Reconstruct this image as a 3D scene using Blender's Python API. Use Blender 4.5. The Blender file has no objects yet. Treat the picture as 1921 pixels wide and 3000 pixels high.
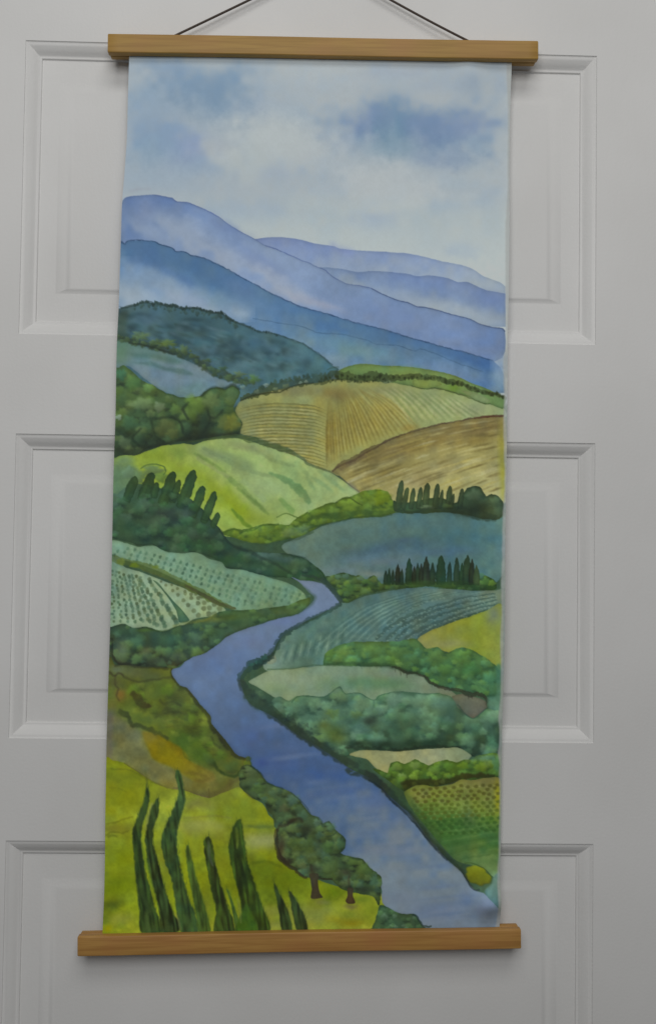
import bpy, bmesh, math, random
import numpy as np
from mathutils import Matrix, Vector

scene = bpy.context.scene
COL = scene.collection

# ---------------------------------------------------------------- camera
cam_d = bpy.data.cameras.new('camera'); cam = bpy.data.objects.new('camera', cam_d); COL.objects.link(cam)
cam_d.sensor_fit = 'VERTICAL'; cam_d.sensor_height = 36.0; cam_d.lens = 35.0
cam_d.clip_start = 0.02; cam_d.clip_end = 50.0
RIGHT = (0.99951341, -0.02787799, 0.01399116); UP = (-0.01494193, -0.03419318, 0.99930354); BACK = (-0.02738017, -0.99902635, -0.03459310)
cam.matrix_world = Matrix(((RIGHT[0], UP[0], BACK[0], -0.0056), (RIGHT[1], UP[1], BACK[1], -0.9167), (RIGHT[2], UP[2], BACK[2], 0.0), (0, 0, 0, 1)))
scene.camera = cam
scene.render.resolution_x = 655; scene.render.resolution_y = 1024

# ---------------------------------------------------------------- light: a dim room, soft daylight from high in front of the door, plus an added frontal fill
world = bpy.data.worlds.new('World'); scene.world = world; world.use_nodes = True
world.node_tree.nodes['Background'].inputs['Color'].default_value = (0.97, 0.985, 1.0, 1)
world.node_tree.nodes['Background'].inputs['Strength'].default_value = 0.085
def area(name, loc, target, sx, sy, energy, color):
    d = bpy.data.lights.new(name, 'AREA'); d.shape = 'RECTANGLE'; d.size = sx; d.size_y = sy; d.energy = energy; d.color = color
    o = bpy.data.objects.new(name, d); COL.objects.link(o); o.location = loc
    o.rotation_euler = (Vector(target) - Vector(loc)).to_track_quat('-Z', 'Y').to_euler()
    return o
area('high_window_light', (0.15, -1.70, 1.95), (0.0, 0.0, 0.05), 1.5, 0.8, 13.2, (1.0, 0.99, 0.965))
area('front_fill_light', (-0.10, -1.65, 0.72), (0.0, 0.0, 0.1), 1.1, 0.7, 10.0, (1.0, 0.995, 0.985))  # added fill behind the camera, evens the door's brightness; no known window
scene.view_settings.view_transform = 'Standard'; scene.view_settings.look = 'None'
scene.view_settings.exposure = 0.0; scene.view_settings.gamma = 1.0; scene.view_settings.use_curve_mapping = False
scene.render.engine = 'CYCLES'

# ---------------------------------------------------------------- helpers
def mesh_obj(name, verts, faces, mat=None, parent=None, smooth=False):
    me = bpy.data.meshes.new(name); me.from_pydata(verts, [], faces); me.update()
    o = bpy.data.objects.new(name, me); COL.objects.link(o)
    if mat: me.materials.append(mat)
    if smooth: me.polygons.foreach_set('use_smooth', [True] * len(me.polygons))
    if parent: o.parent = parent
    return o
def empty(name, loc, label=None, cat=None):
    o = bpy.data.objects.new(name, None); COL.objects.link(o); o.location = loc; o.empty_display_size = 0.05
    if label: o['label'] = label
    if cat: o['category'] = cat
    return o
def new_mat(name):
    m = bpy.data.materials.new(name); m.use_nodes = True
    return m, m.node_tree.nodes, m.node_tree.links, m.node_tree.nodes['Principled BSDF']

# ---------------------------------------------------------------- materials
def paint_material():
    m, n, l, b = new_mat('white_door_paint')
    tc = n.new('ShaderNodeTexCoord')
    n1 = n.new('ShaderNodeTexNoise'); n1.inputs['Scale'].default_value = 6.0; n1.inputs['Detail'].default_value = 5.0
    n2 = n.new('ShaderNodeTexNoise'); n2.inputs['Scale'].default_value = 420.0; n2.inputs['Detail'].default_value = 3.0
    mp = n.new('ShaderNodeMapping'); mp.inputs['Scale'].default_value = (1.0, 1.0, 0.25)
    n3 = n.new('ShaderNodeTexNoise'); n3.inputs['Scale'].default_value = 160.0; n3.inputs['Detail'].default_value = 2.0
    l.new(tc.outputs['Object'], n1.inputs['Vector']); l.new(tc.outputs['Object'], n2.inputs['Vector'])
    l.new(tc.outputs['Object'], mp.inputs['Vector']); l.new(mp.outputs['Vector'], n3.inputs['Vector'])
    cr = n.new('ShaderNodeValToRGB'); cr.color_ramp.elements[0].position = 0.3; cr.color_ramp.elements[1].position = 0.7
    cr.color_ramp.elements[0].color = (0.765, 0.76, 0.745, 1); cr.color_ramp.elements[1].color = (0.83, 0.826, 0.815, 1)
    l.new(n1.outputs['Fac'], cr.inputs['Fac']); l.new(cr.outputs['Color'], b.inputs['Base Color'])
    b.inputs['Roughness'].default_value = 0.55; b.inputs['Specular IOR Level'].default_value = 0.3
    ad = n.new('ShaderNodeMath'); ad.operation = 'ADD'; l.new(n2.outputs['Fac'], ad.inputs[0]); l.new(n3.outputs['Fac'], ad.inputs[1])
    bp = n.new('ShaderNodeBump'); bp.inputs['Strength'].default_value = 0.22; bp.inputs['Distance'].default_value = 0.0006
    l.new(ad.outputs[0], bp.inputs['Height']); l.new(bp.outputs['Normal'], b.inputs['Normal'])
    return m
M_PAINT = paint_material()

def wood_material(name, c0, c1, c2):
    m, n, l, b = new_mat(name)
    tc = n.new('ShaderNodeTexCoord')
    mp = n.new('ShaderNodeMapping'); mp.inputs['Scale'].default_value = (2.2, 60.0, 60.0)
    a = n.new('ShaderNodeTexNoise'); a.inputs['Scale'].default_value = 6.0; a.inputs['Detail'].default_value = 6.0; a.inputs['Distortion'].default_value = 0.6
    l.new(tc.outputs['Object'], mp.inputs['Vector']); l.new(mp.outputs['Vector'], a.inputs['Vector'])
    c = n.new('ShaderNodeTexNoise'); c.inputs['Scale'].default_value = 22.0; c.inputs['Detail'].default_value = 2.0
    l.new(tc.outputs['Object'], c.inputs['Vector'])
    r1 = n.new('ShaderNodeValToRGB'); r1.color_ramp.elements[0].position = 0.38; r1.color_ramp.elements[1].position = 0.60
    r1.color_ramp.elements[0].color = (*c0, 1); r1.color_ramp.elements[1].color = (*c1, 1)
    l.new(a.outputs['Fac'], r1.inputs['Fac'])
    mx = n.new('ShaderNodeMixRGB'); mx.inputs['Color2'].default_value = (*c2, 1)
    r2 = n.new('ShaderNodeMapRange'); r2.inputs['From Min'].default_value = 0.45; r2.inputs['From Max'].default_value = 0.75; r2.inputs['To Max'].default_value = 0.55
    l.new(c.outputs['Fac'], r2.inputs['Value']); l.new(r2.outputs[0], mx.inputs['Fac']); l.new(r1.outputs['Color'], mx.inputs['Color1'])
    l.new(mx.outputs['Color'], b.inputs['Base Color'])
    b.inputs['Roughness'].default_value = 0.55
    bp = n.new('ShaderNodeBump'); bp.inputs['Strength'].default_value = 0.25; bp.inputs['Distance'].default_value = 0.0004
    l.new(a.outputs['Fac'], bp.inputs['Height']); l.new(bp.outputs['Normal'], b.inputs['Normal'])
    return m
M_WOOD = wood_material('golden_bamboo', (0.365, 0.205, 0.040), (0.45, 0.265, 0.056), (0.44, 0.215, 0.066))
M_WOOD2 = wood_material('brown_bamboo', (0.42, 0.210, 0.052), (0.53, 0.290, 0.076), (0.48, 0.200, 0.068))

def cord_material():
    m, n, l, b = new_mat('brown_cord')
    w = n.new('ShaderNodeTexWave'); w.inputs['Scale'].default_value = 260.0; w.inputs['Distortion'].default_value = 1.0
    tc = n.new('ShaderNodeTexCoord'); l.new(tc.outputs['Object'], w.inputs['Vector'])
    cr = n.new('ShaderNodeValToRGB'); cr.color_ramp.elements[0].color = (0.045, 0.032, 0.026, 1); cr.color_ramp.elements[1].color = (0.11, 0.085, 0.07, 1)
    l.new(w.outputs['Fac'], cr.inputs['Fac']); l.new(cr.outputs['Color'], b.inputs['Base Color'])
    b.inputs['Roughness'].default_value = 0.85
    return m
M_CORD = cord_material()

def paper_material():
    m, n, l, b = new_mat('watercolour_paper')
    ca = n.new('ShaderNodeVertexColor'); ca.layer_name = 'paint'
    l.new(ca.outputs['Color'], b.inputs['Base Color'])
    b.inputs['Roughness'].default_value = 0.6; b.inputs['Specular IOR Level'].default_value = 0.16
    tc = n.new('ShaderNodeTexCoord'); a = n.new('ShaderNodeTexNoise'); a.inputs['Scale'].default_value = 520.0; a.inputs['Detail'].default_value = 3.0
    l.new(tc.outputs['Object'], a.inputs['Vector'])
    bp = n.new('ShaderNodeBump'); bp.inputs['Strength'].default_value = 0.15; bp.inputs['Distance'].default_value = 0.0004
    l.new(a.outputs['Fac'], bp.inputs['Height']); l.new(bp.outputs['Normal'], b.inputs['Normal'])
    return m
M_PAPER = paper_material()

# ---------------------------------------------------------------- the door: one leaf, three raised panels
DX, DZ0, DZ1, THICK = 0.385, -0.70, 0.60, 0.036
PXO = 0.267                                    # half width of a panel opening
ROWS = [(0.1915, 0.4661), (-0.1778, 0.0994), (-0.5440, -0.2696)]
door = empty('door', (0, 0, DZ0), 'white painted door with three wide raised panels behind the hanging picture', 'door')
def door_child(name, verts, faces, smooth=False, parent=None):
    o = mesh_obj(name, verts, faces, M_PAINT, parent or door, smooth)
    return o
def leaf():
    v, f = [], []
    def quad(a, b, c, d):
        k = len(v); v.extend((a, b, c, d)); f.append((k, k + 1, k + 2, k + 3))
    zs = [DZ0]
    for z0, z1 in ROWS[::-1]: zs += [z0, z1]
    zs.append(DZ1)
    for i in range(len(zs) - 1):
        z0, z1 = zs[i], zs[i + 1]
        cols = [(-DX, -PXO), (PXO, DX)] + ([(-PXO, PXO)] if i % 2 == 0 else [])
        for x0, x1 in cols: quad((x0, 0, z0), (x1, 0, z0), (x1, 0, z1), (x0, 0, z1))
    for x, s in ((-DX, 1), (DX, -1)):
        quad((x, 0, DZ0), (x, 0, DZ1), (x, THICK, DZ1), (x, THICK, DZ0))
    quad((-DX, 0, DZ1), (DX, 0, DZ1), (DX, THICK, DZ1), (-DX, THICK, DZ1)); quad((-DX, 0, DZ0), (-DX, THICK, DZ0), (DX, THICK, DZ0), (DX, 0, DZ0))
    quad((-DX, THICK, DZ0), (-DX, THICK, DZ1), (DX, THICK, DZ1), (DX, THICK, DZ0))
    return door_child('door_leaf', [(a, b, c - DZ0) for a, b, c in v], f)
leaf()
def ring_profile(z0, z1, prof):
    """mitred rectangular rings: prof = [(inset, depth)...] or [(side inset, lower inset, upper inset, depth)...]"""
    v, f = [], []
    for p in prof:
        dx, dl, du, y = p if len(p) == 4 else (p[0], p[0], p[0], p[1])
        v += [(-PXO + dx, y, z0 + dl - DZ0), (PXO - dx, y, z0 + dl - DZ0), (PXO - dx, y, z1 - du - DZ0), (-PXO + dx, y, z1 - du - DZ0)]
    for i in range(len(prof) - 1):
        for k in range(4):
            a, b = i * 4 + k, i * 4 + (k + 1) % 4
            f.append((a, b, b + 4, a + 4))
    return v, f
MOULD = [(0.0, 0.0), (0.0003, 0.0009), (0.0010, 0.0012), (0.0022, 0.0015), (0.0040, 0.0024), (0.0062, 0.0036), (0.0084, 0.0054), (0.0102, 0.0070), (0.0116, 0.0078), (0.0127, 0.0079), (0.0133, 0.0083), (0.0137, 0.0096)]
REC = 0.0095
for z0, z1 in ROWS:
    g = 0.0030                                  # width of the raised field's bevel
    fx = PXO - 0.0137
    v, f = ring_profile(z0, z1, [(0.0137, 0.0137, 0.0137, REC), (0.0300, 0.0400, 0.0360, REC), (0.0312, 0.0403, 0.0368, REC - 0.0001), (0.0392, 0.0434, 0.0420, REC - 0.0018), (0.0425, 0.0443, 0.0440, REC - 0.0023), (0.0460, 0.0454, 0.0462, REC - 0.0024)])
    k = len(v) - 4; f.append((k, k + 1, k + 2, k + 3))
    panel = door_child('panel', v, f)
    v, f = ring_profile(z0, z1, MOULD)
    mo = door_child('moulding', v, f, parent=panel)
    for o in (panel, mo):
        bm = bmesh.new(); bm.from_mesh(o.data); bmesh.ops.recalc_face_normals(bm, faces=bm.faces); bm.to_mesh(o.data); bm.free()
        o.data.polygons.foreach_set('use_smooth', [True] * len(o.data.polygons))
        try: o.data.set_sharp_from_angle(angle=math.radians(28))
        except Exception: pass

# ---------------------------------------------------------------- the hanging picture
scroll = empty('hanging_picture', (0.005, -0.0085, -0.36), 'long watercolour of a river valley on paper, hung by a cord between two wooden bars', 'picture')
SO = Vector(scroll.location)
def strip(name, length, y0, y1, h, mat, parent, seed):
    """one half of a clamp bar, softly rounded edges, square ends"""
    r = random.Random(seed)
    b = 0.0011; prof = []
    for (cy, cz, a0) in ((y1 - b, h / 2 - b, 0), (y0 + b, h / 2 - b, 90), (y0 + b, -h / 2 + b, 180), (y1 - b, -h / 2 + b, 270)):
        for k in range(4):
            a = math.radians(a0 + 30 * k); prof.append((cy + b * math.cos(a), cz + b * math.sin(a)))
    v, f = [], []; n = len(prof); cx0 = sum(p[0] for p in prof) / n; st = 40
    xs = [-length / 2, -length / 2 + 0.0006] + [-length / 2 + length * k / st for k in range(1, st)] + [length / 2 - 0.0006, length / 2]
    for i, x in enumerate(xs):
        e = 0.94 if i in (0, len(xs) - 1) else 1.0
        w = 0.00025 * math.sin(x * 19 + seed) + 0.0001 * (r.random() - 0.5)
        for (py, pz) in prof: v.append((x, cx0 + (py - cx0) * e + w * 0.4, pz * e + w))
    for i in range(len(xs) - 1):
        for k in range(n):
            a, bb = i * n + k, i * n + (k + 1) % n
            f.append((a, a + n, bb + n, bb))
    f.append(tuple(range(n))); f.append(tuple(reversed(range((len(xs) - 1) * n, len(xs) * n))))
    o = mesh_obj(name, v, f, mat, parent, True)
    try: o.data.set_sharp_from_angle(angle=math.radians(50))
    except Exception: pass
    return o
def bar(cx, cz, length, tilt, pitch, mat, seed, label):
    b = empty('hanger_bar', (cx - SO.x, 0.0, cz - SO.z)); b.parent = scroll; b['label'] = label
    b.rotation_euler = (math.radians(pitch), -tilt, 0)
    strip('front_strip', length, -0.0080, -0.0004, 0.0174, mat, b, seed)
    strip('back_strip', length - 0.002, 0.0004, 0.0070, 0.0174, mat, b, seed + 1)
    return b
bar(0.0097, 0.4597, 0.3955, math.atan2(0.0043, 0.395), 0.0, M_WOOD, 3, 'golden wooden clamp bar with the cord tied to it')
bar(0.0001, -0.3532, 0.3945, math.atan2(0.0078, 0.394), 0.0, M_WOOD2, 8, 'darker brown wooden clamp bar weighing down the paper')

def tube(name, pts, r, mat, parent):
    q = [Vector(p) for p in pts]; v, f = [], []; n = 8
    for i, p in enumerate(q):
        t = (q[min(i + 1, len(q) - 1)] - q[max(i - 1, 0)]).normalized(); s = t.cross(Vector((0, 1, 0))).normalized(); w = s.cross(t)
        for k in range(n):
            a = 2 * math.pi * k / n; v.append(tuple(p + (s * math.cos(a) + w * math.sin(a)) * r))
    for i in range(len(q) - 1):
        for k in range(n):
            a, b = i * n + k, i * n + (k + 1) % n; f.append((a, b, b + n, a + n))
    f.append(tuple(range(n))); f.append(tuple(reversed(range((len(q) - 1) * n, len(q) * n))))
    return mesh_obj(name, v, f, mat, parent, True)
apex = Vector((0.0082, -0.0050, 0.5440)); cl = Vector((-0.1392, -0.0086, 0.4640)); crt = Vector((0.1572, -0.0086, 0.4660))
pts = []
for k in range(25):
    t_ = k / 24; p = cl.lerp(apex, t_); p.z -= 0.0004 * math.sin(math.pi * t_); pts.append(p - SO)
for k in range(1, 25):
    t_ = k / 24; p = apex.lerp(crt, t_); p.z -= 0.0008 * math.sin(math.pi * t_); p.x += 0.0008 * math.sin(2 * math.pi * t_); pts.append(p - SO)
tube('cord', pts, 0.0011, M_CORD, scroll)

# ---------------------------------------------------------------- watercolour painter (numpy)
# The picture printed on the hanging paper is painted here, wash by wash, in the paper's own
# drawing units (PX0..PX1 across, PY0..PY1 down).
PX0, PX1, PY0, PY1, PS = 285.0, 1520.0, 140.0, 2755.0, 0.75
PW, PH = int((PX1 - PX0) * PS), int((PY1 - PY0) * PS)
rs = np.random.RandomState(11)
CV = np.ones((PH, PW, 3), np.float32) * np.array([168, 173, 175], np.float32)

def vnoise(cell, seed):
    r = np.random.RandomState(seed)
    c = max(1.5, cell * PS)
    gh, gw = int(PH / c) + 3, int(PW / c) + 3
    g = r.rand(gh, gw).astype(np.float32)
    y = np.arange(PH) / c; x = np.arange(PW) / c
    yi = y.astype(int); xi = x.astype(int)
    fy = (y - yi)[:, None]; fx = (x - xi)[None, :]
    fy = fy * fy * (3 - 2 * fy); fx = fx * fx * (3 - 2 * fx)
    a = g[yi][:, xi]; b = g[yi][:, xi + 1]; c_ = g[yi + 1][:, xi]; d = g[yi + 1][:, xi + 1]
    return ((a * (1 - fx) + b * fx) * (1 - fy) + (c_ * (1 - fx) + d * fx) * fy).astype(np.float32)

N200 = vnoise(170, 1); N80 = vnoise(75, 2); N30 = vnoise(30, 3); N12 = vnoise(13, 4); N5 = vnoise(5, 5); NB = vnoise(55, 6); NC = vnoise(24, 7)
NPIG = (0.35 * N200 + 0.3 * N80 + 0.2 * N30 + 0.1 * N12 + 0.05 * N5 - 0.5) * 2.0
NHUE = (0.5 * NB + 0.5 * NC - 0.5) * 2.0

def T(x0, y0, s):
    return lambda *p: [(x0 + a / s, y0 + b / s) for a, b in p]
A = T(340, 150, 2.567); B = T(920, 150, 2.567); C = T(320, 550, 2.567); D = T(900, 650, 2.567)
E = T(320, 850, 2.567); F = T(900, 1050, 2.567); G = T(320, 1250, 2.567); H = T(900, 1400, 2.567)
I = T(300, 1550, 2.567); J = T(700, 1700, 1.925); K = T(300, 1900, 3.08); L = T(300, 2250, 2.369)
M = T(650, 2050, 3.08); N = T(950, 2200, 2.8); O = T(700, 2250, 2.8)

def spline(pts, closed, step=5.0):
    p = np.array(pts, float); n = len(p)
    if n < 3:
        m = max(2, int(np.hypot(*(p[-1] - p[0])) / step)); t = np.linspace(0, 1, m)[:, None]
        return p[0] * (1 - t) + p[-1] * t
    out = []
    for i in range(n if closed else n - 1):
        if closed: a, b, c, d = p[(i - 1) % n], p[i], p[(i + 1) % n], p[(i + 2) % n]
        else: a, b, c, d = p[max(i - 1, 0)], p[i], p[i + 1], p[min(i + 2, n - 1)]
        m = max(1, int(np.hypot(*(c - b)) / step)); t = (np.arange(m) / m)[:, None]
        k = 0.38
        m1 = (c - a) * k; m2 = (d - b) * k
        out.append((2*t**3 - 3*t**2 + 1) * b + (t**3 - 2*t**2 + t) * m1 + (-2*t**3 + 3*t**2) * c + (t**3 - t**2) * m2)
    if not closed: out.append(p[-1:])
    return np.concatenate(out)

def jitter(n, amp, wl, step=5.0):
    if amp <= 0: return np.zeros(n)
    def one(w):
        k = int(n * step / w) + 3; g = rs.rand(k) * 2 - 1
        return np.interp(np.arange(n) * step / w, np.arange(k), g)
    return amp * (0.6 * one(wl) + 0.4 * one(max(step, wl * 0.35)))

def roughen(q, amp, wl, closed=True):
    if amp <= 0: return q
    d = np.roll(q, -1, 0) - np.roll(q, 1, 0)
    if not closed: d[0] = q[1] - q[0]; d[-1] = q[-1] - q[-2]
    l = np.hypot(d[:, 0], d[:, 1]) + 1e-6
    nrm = np.stack([-d[:, 1] / l, d[:, 0] / l], 1)
    return q + nrm * jitter(len(q), amp, wl)[:, None]

def raster(q):
    """even-odd coverage of polygon q (drawing units) -> mask, slices"""
    q = np.stack([(q[:, 0] - PX0) * PS, (q[:, 1] - PY0) * PS], 1)
    x0 = max(0, int(q[:, 0].min()) - 3); x1 = min(PW, int(q[:, 0].max()) + 4)
    y0 = max(0, int(q[:, 1].min()) - 3); y1 = min(PH, int(q[:, 1].max()) + 4)
    if x1 <= x0 or y1 <= y0: return None
    m = np.zeros((y1 - y0, x1 - x0 + 2), np.float32)
    a = q; b = np.roll(q, -1, 0)
    SUB = 2
    for r in range((y1 - y0) * SUB):
        y = y0 + (r + 0.5) / SUB
        hit = (a[:, 1] <= y) != (b[:, 1] <= y)
        if not hit.any(): continue
        aa, bb = a[hit], b[hit]
        xs = np.sort(aa[:, 0] + (y - aa[:, 1]) / (bb[:, 1] - aa[:, 1]) * (bb[:, 0] - aa[:, 0])) - x0
        row = m[r // SUB]; w = x1 - x0
        for s, e in zip(xs[::2], xs[1::2]):
            s = min(max(s, 0), w); e = min(max(e, 0), w)
            if e <= s: continue
            si, ei = int(s), int(e)
            if si == ei: row[si] += (e - s) / SUB
            else:
                row[si] += (si + 1 - s) / SUB
                if ei > si + 1: row[si + 1:ei] += 1.0 / SUB
                row[ei] += (e - ei) / SUB
    return np.clip(m[:, :x1 - x0], 0, 1), (slice(y0, y1), slice(x0, x1))

def blur(m, r):
    r = int(round(r))
    if r < 1: return m
    for ax in (0, 1):
        for _ in range(2):
            p = np.pad(m, [(r + 1, r) if i == ax else (0, 0) for i in range(2)], mode='edge')
            c = np.cumsum(p, ax, dtype=np.float64)
            n = m.shape[ax]
            m = ((c[2*r+1:2*r+1+n] - c[:n]) if ax == 0 else (c[:, 2*r+1:2*r+1+n] - c[:, :n])) / (2*r+1)
    return m.astype(np.float32)

def wash(pts, cols, dirv=(0, 1), alpha=1.0, edge=0.18, ew=5, pig=0.16, hue=10, rough=2.0, wl=26, feather=0, closed=True, raw=False):
    """a watercolour wash: colour stops along dirv, pigment pooling, a darker dried edge"""
    q = np.array(pts, float) if raw else spline(pts, True)
    q = roughen(q, rough, wl)
    res = raster(q)
    if res is None: return None
    m, sl = res
    if feather: m = blur(m, feather * PS)
    yy, xx = np.mgrid[sl]
    X = xx / PS + PX0; Y = yy / PS + PY0
    d = np.hypot(*dirv); t = (X * dirv[0] + Y * dirv[1]) / d
    tq = (q[:, 0] * dirv[0] + q[:, 1] * dirv[1]) / d
    t = (t - tq.min()) / max(1e-6, tq.max() - tq.min())
    t = np.clip(t + 0.10 * NHUE[sl], 0, 1)
    cols = np.array(cols, np.float32)
    if cols.ndim == 1: cols = cols[None]
    if len(cols) == 1: col = np.broadcast_to(cols[0], t.shape + (3,)).copy()
    else:
        st = np.linspace(0, 1, len(cols)); col = np.stack([np.interp(t, st, cols[:, k]) for k in range(3)], -1).astype(np.float32)
    n = NPIG[sl]
    col *= (1 + pig * n)[..., None]
    col += hue * NHUE[sl][..., None] * np.array([0.5, 0.15, -0.5], np.float32)
    if edge:
        b = blur(m, max(1, ew * PS))
        e = np.clip(m - b, 0, 1) * 2
        col *= (1 - .65 * edge * e)[..., None]
    al = (m * alpha)[..., None]
    CV[sl] = CV[sl] * (1 - al) + col * al
    return m, sl

def stroke(pts, w, col, alpha=0.8, wj=0.4, rough=1.0, wl=14, taper=False, feather=0, pig=0.2):
    q = spline(pts, False, 4.0)
    q = roughen(q, rough, wl, False)
    n = len(q)
    d = np.gradient(q, axis=0); l = np.hypot(d[:, 0], d[:, 1]) + 1e-6
    nr = np.stack([-d[:, 1] / l, d[:, 0] / l], 1)
    ws = np.interp(np.linspace(0, 1, n), np.linspace(0, 1, len(w)), w) if hasattr(w, '__len__') else np.full(n, float(w))
    if taper: ws = ws * np.clip(np.minimum(np.arange(n), np.arange(n)[::-1]) / (0.25 * n + 1), 0.15, 1)
    h1 = ws * 0.5 * np.clip(1 + jitter(n, wj, wl), 0.15, 3); h2 = ws * 0.5 * np.clip(1 + jitter(n, wj, wl), 0.15, 3)
    poly = np.concatenate([q + nr * h1[:, None], (q - nr * h2[:, None])[::-1]])
    res = raster(poly)
    if res is None: return
    m, sl = res
    if feather: m = blur(m, feather * PS)
    c = np.array(col, np.float32) * (1 + pig * NPIG[sl])[..., None]
    al = (np.clip(m, 0, 1) * alpha * .78 * (0.65 + 0.7 * N30[sl]))[..., None].clip(0, 1)
    CV[sl] = CV[sl] * (1 - al) + c * al

def blob(cx, cy, rx, ry=None, col=(90, 110, 60), alpha=0.8, soft=0.5, wob=0.15, ang=0.0, rim=0.0, clip=None):
    ry = rx if ry is None else ry
    R = max(rx, ry) * 1.35
    x0 = max(0, int((cx - R - PX0) * PS)); x1 = min(PW, int((cx + R - PX0) * PS) + 2)
    y0 = max(0, int((cy - R - PY0) * PS)); y1 = min(PH, int((cy + R - PY0) * PS) + 2)
    if x1 <= x0 or y1 <= y0: return
    yy, xx = np.mgrid[y0:y1, x0:x1]
    X = xx / PS + PX0 - cx; Y = yy / PS + PY0 - cy
    ca, sa = np.cos(ang), np.sin(ang)
    u = (X * ca + Y * sa) / rx; v = (-X * sa + Y * ca) / ry
    r = np.hypot(u, v); th = np.arctan2(v, u)
    p1, p2, p3 = rs.rand(3) * 6.28
    lim = 1 + wob * (0.5 * np.sin(3 * th + p1) + 0.35 * np.sin(5 * th + p2) + 0.3 * np.sin(8 * th + p3))
    a = np.clip((lim - r) / max(soft, 0.05), 0, 1)
    a = a * a * (3 - 2 * a)
    sl = (slice(y0, y1), slice(x0, x1))
    if clip is not None: a = a * clip[sl]
    c = np.array(col, np.float32) * (1 + 0.14 * NPIG[sl])[..., None]
    if rim:
        c = c * np.clip(1.06 - 0.22 * v - 0.10 * u, 0.7, 1.4)[..., None]
        e = np.exp(-((lim - r - .04) / 0.15) ** 2) * np.clip(0.55 + 0.6 * v + 0.3 * u, 0.2, 1)
        c = c * (1 - rim * e)[..., None]
    al = (a * alpha)[..., None]
    CV[sl] = CV[sl] * (1 - al) + c * al

def glow(cx, cy, rx, ry, col, alpha=0.6, clip=None, ang=0.0, warp=0.45):
    R = max(rx, ry) * 2.2
    x0 = max(0, int((cx - R - PX0) * PS)); x1 = min(PW, int((cx + R - PX0) * PS) + 2)
    y0 = max(0, int((cy - R - PY0) * PS)); y1 = min(PH, int((cy + R - PY0) * PS) + 2)
    if x1 <= x0 or y1 <= y0: return
    sl = (slice(y0, y1), slice(x0, x1))
    yy, xx = np.mgrid[sl]
    X = xx / PS + PX0 - cx + warp * (rx * NHUE[sl] + (18 * (N12[sl] - .5) if warp > .6 else 0)); Y = yy / PS + PY0 - cy + warp * (ry * NPIG[sl] * 1.8 + (18 * (N5[sl] - .5) if warp > .6 else 0))
    ca, sa = np.cos(ang), np.sin(ang)
    u = (X * ca + Y * sa) / rx; v = (-X * sa + Y * ca) / ry
    a = np.exp(-(u * u + v * v) ** 1.1) * alpha
    if clip is not None: a = a * clip[sl]
    al = a[..., None]
    CV[sl] = CV[sl] * (1 - al) + np.array(col, np.float32) * al

def full(ms):
    f = np.zeros((PH, PW), np.float32)
    if ms is not None: f[ms[1]] = ms[0]
    return f

def foliage(ms, n, r0, r1, cols, dark, alpha=0.55, rim=0.35, darkn=0.5, flat=0.85):
    """clumps of leaves dabbed inside an already washed shape: dark hollow below, lit crown, dried rim"""
    m, sl = ms; f = full(ms)
    ys, xs = np.nonzero(m > 0.5)
    if len(ys) == 0: return
    n = int(n * 1.2)
    k = rs.randint(0, len(ys), n); k = k[np.argsort(ys[k])]
    for i in k:
        x = (xs[i] + sl[1].start) / PS + PX0; y = (ys[i] + sl[0].start) / PS + PY0
        r = r0 + (r1 - r0) * rs.rand() ** 1.5
        c = np.array(cols[rs.randint(len(cols))], float) * (0.9 + 0.28 * rs.rand())
        if rs.rand() < darkn + .2:
            blob(x + r * (rs.rand() - .3), y + r * 0.75, r * 1.1, r * flat * 0.7, dark, min(1, alpha * 1.3), 0.8, 0.2, clip=f)
        blob(x, y, r, r * flat, c, min(1, alpha * 1.3), 0.6, 0.16, rim=min(.8, rim * 1.5), clip=f)
        if rs.rand() < .35: blob(x - r * .25, y - r * .3, r * .55, r * .4, c * 1.1, alpha * .5, .9, .3, clip=f)

def treetops(pts, r, col, alpha=0.8, step=None, jit=0.5, tall=1.2, var=0.3, rim=0.0):
    q = spline(pts, False, step or r * 1.1)
    for x, y in q:
        rr = r * (0.6 + 0.7 * rs.rand())
        blob(x + (rs.rand() - .5) * r * jit, y + (rs.rand() - .5) * r * jit, rr, rr * tall, np.array(col) * (1 - var / 2 + var * rs.rand()), alpha, 0.6, 0.2, rim=rim)

def conifer(base, tip, w, col, hi=None, alpha=0.92, finger=False):
    (bx, by), (tx, ty) = base, tip
    pts = []
    ax, ay = tx - bx, ty - by; l = np.hypot(ax, ay); ax /= l; ay /= l; px, py = -ay, ax
    prof = [(0, .75), (.15, 1), (.4, .95), (.65, .75), (.85, .45), (1, .08)]
    if finger: prof = [(0, .8), (.25, 1), (.55, 1), (.8, .85), (.93, .6), (1, .22)]
    left = [(bx + ax * l * t - px * w * k * .5, by + ay * l * t - py * w * k * .5) for t, k in prof]
    right = [(bx + ax * l * t + px * w * k * .5, by + ay * l * t + py * w * k * .5) for t, k in prof][::-1]
    wash(left + right, [col], alpha=alpha, edge=.25, ew=3, rough=w * .10, wl=9, pig=.3, hue=6)
    if hi is not None:
        stroke([(bx - px * w * .15, by - py * w * .15), (bx + ax * l * .75 - px * w * .1, by + ay * l * .75 - py * w * .1)], w * .3, hi, .5, feather=1, taper=True)

def below(top, bottom_y, xl=None, xr=None):
    """polygon under a ridge line"""
    q = spline(top, False)
    return np.concatenate([q, [[q[-1, 0], bottom_y], [q[0, 0], bottom_y]]])
# ---------------------------------------------------------------- the picture itself
XL, XR = 290, 1488
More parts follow.
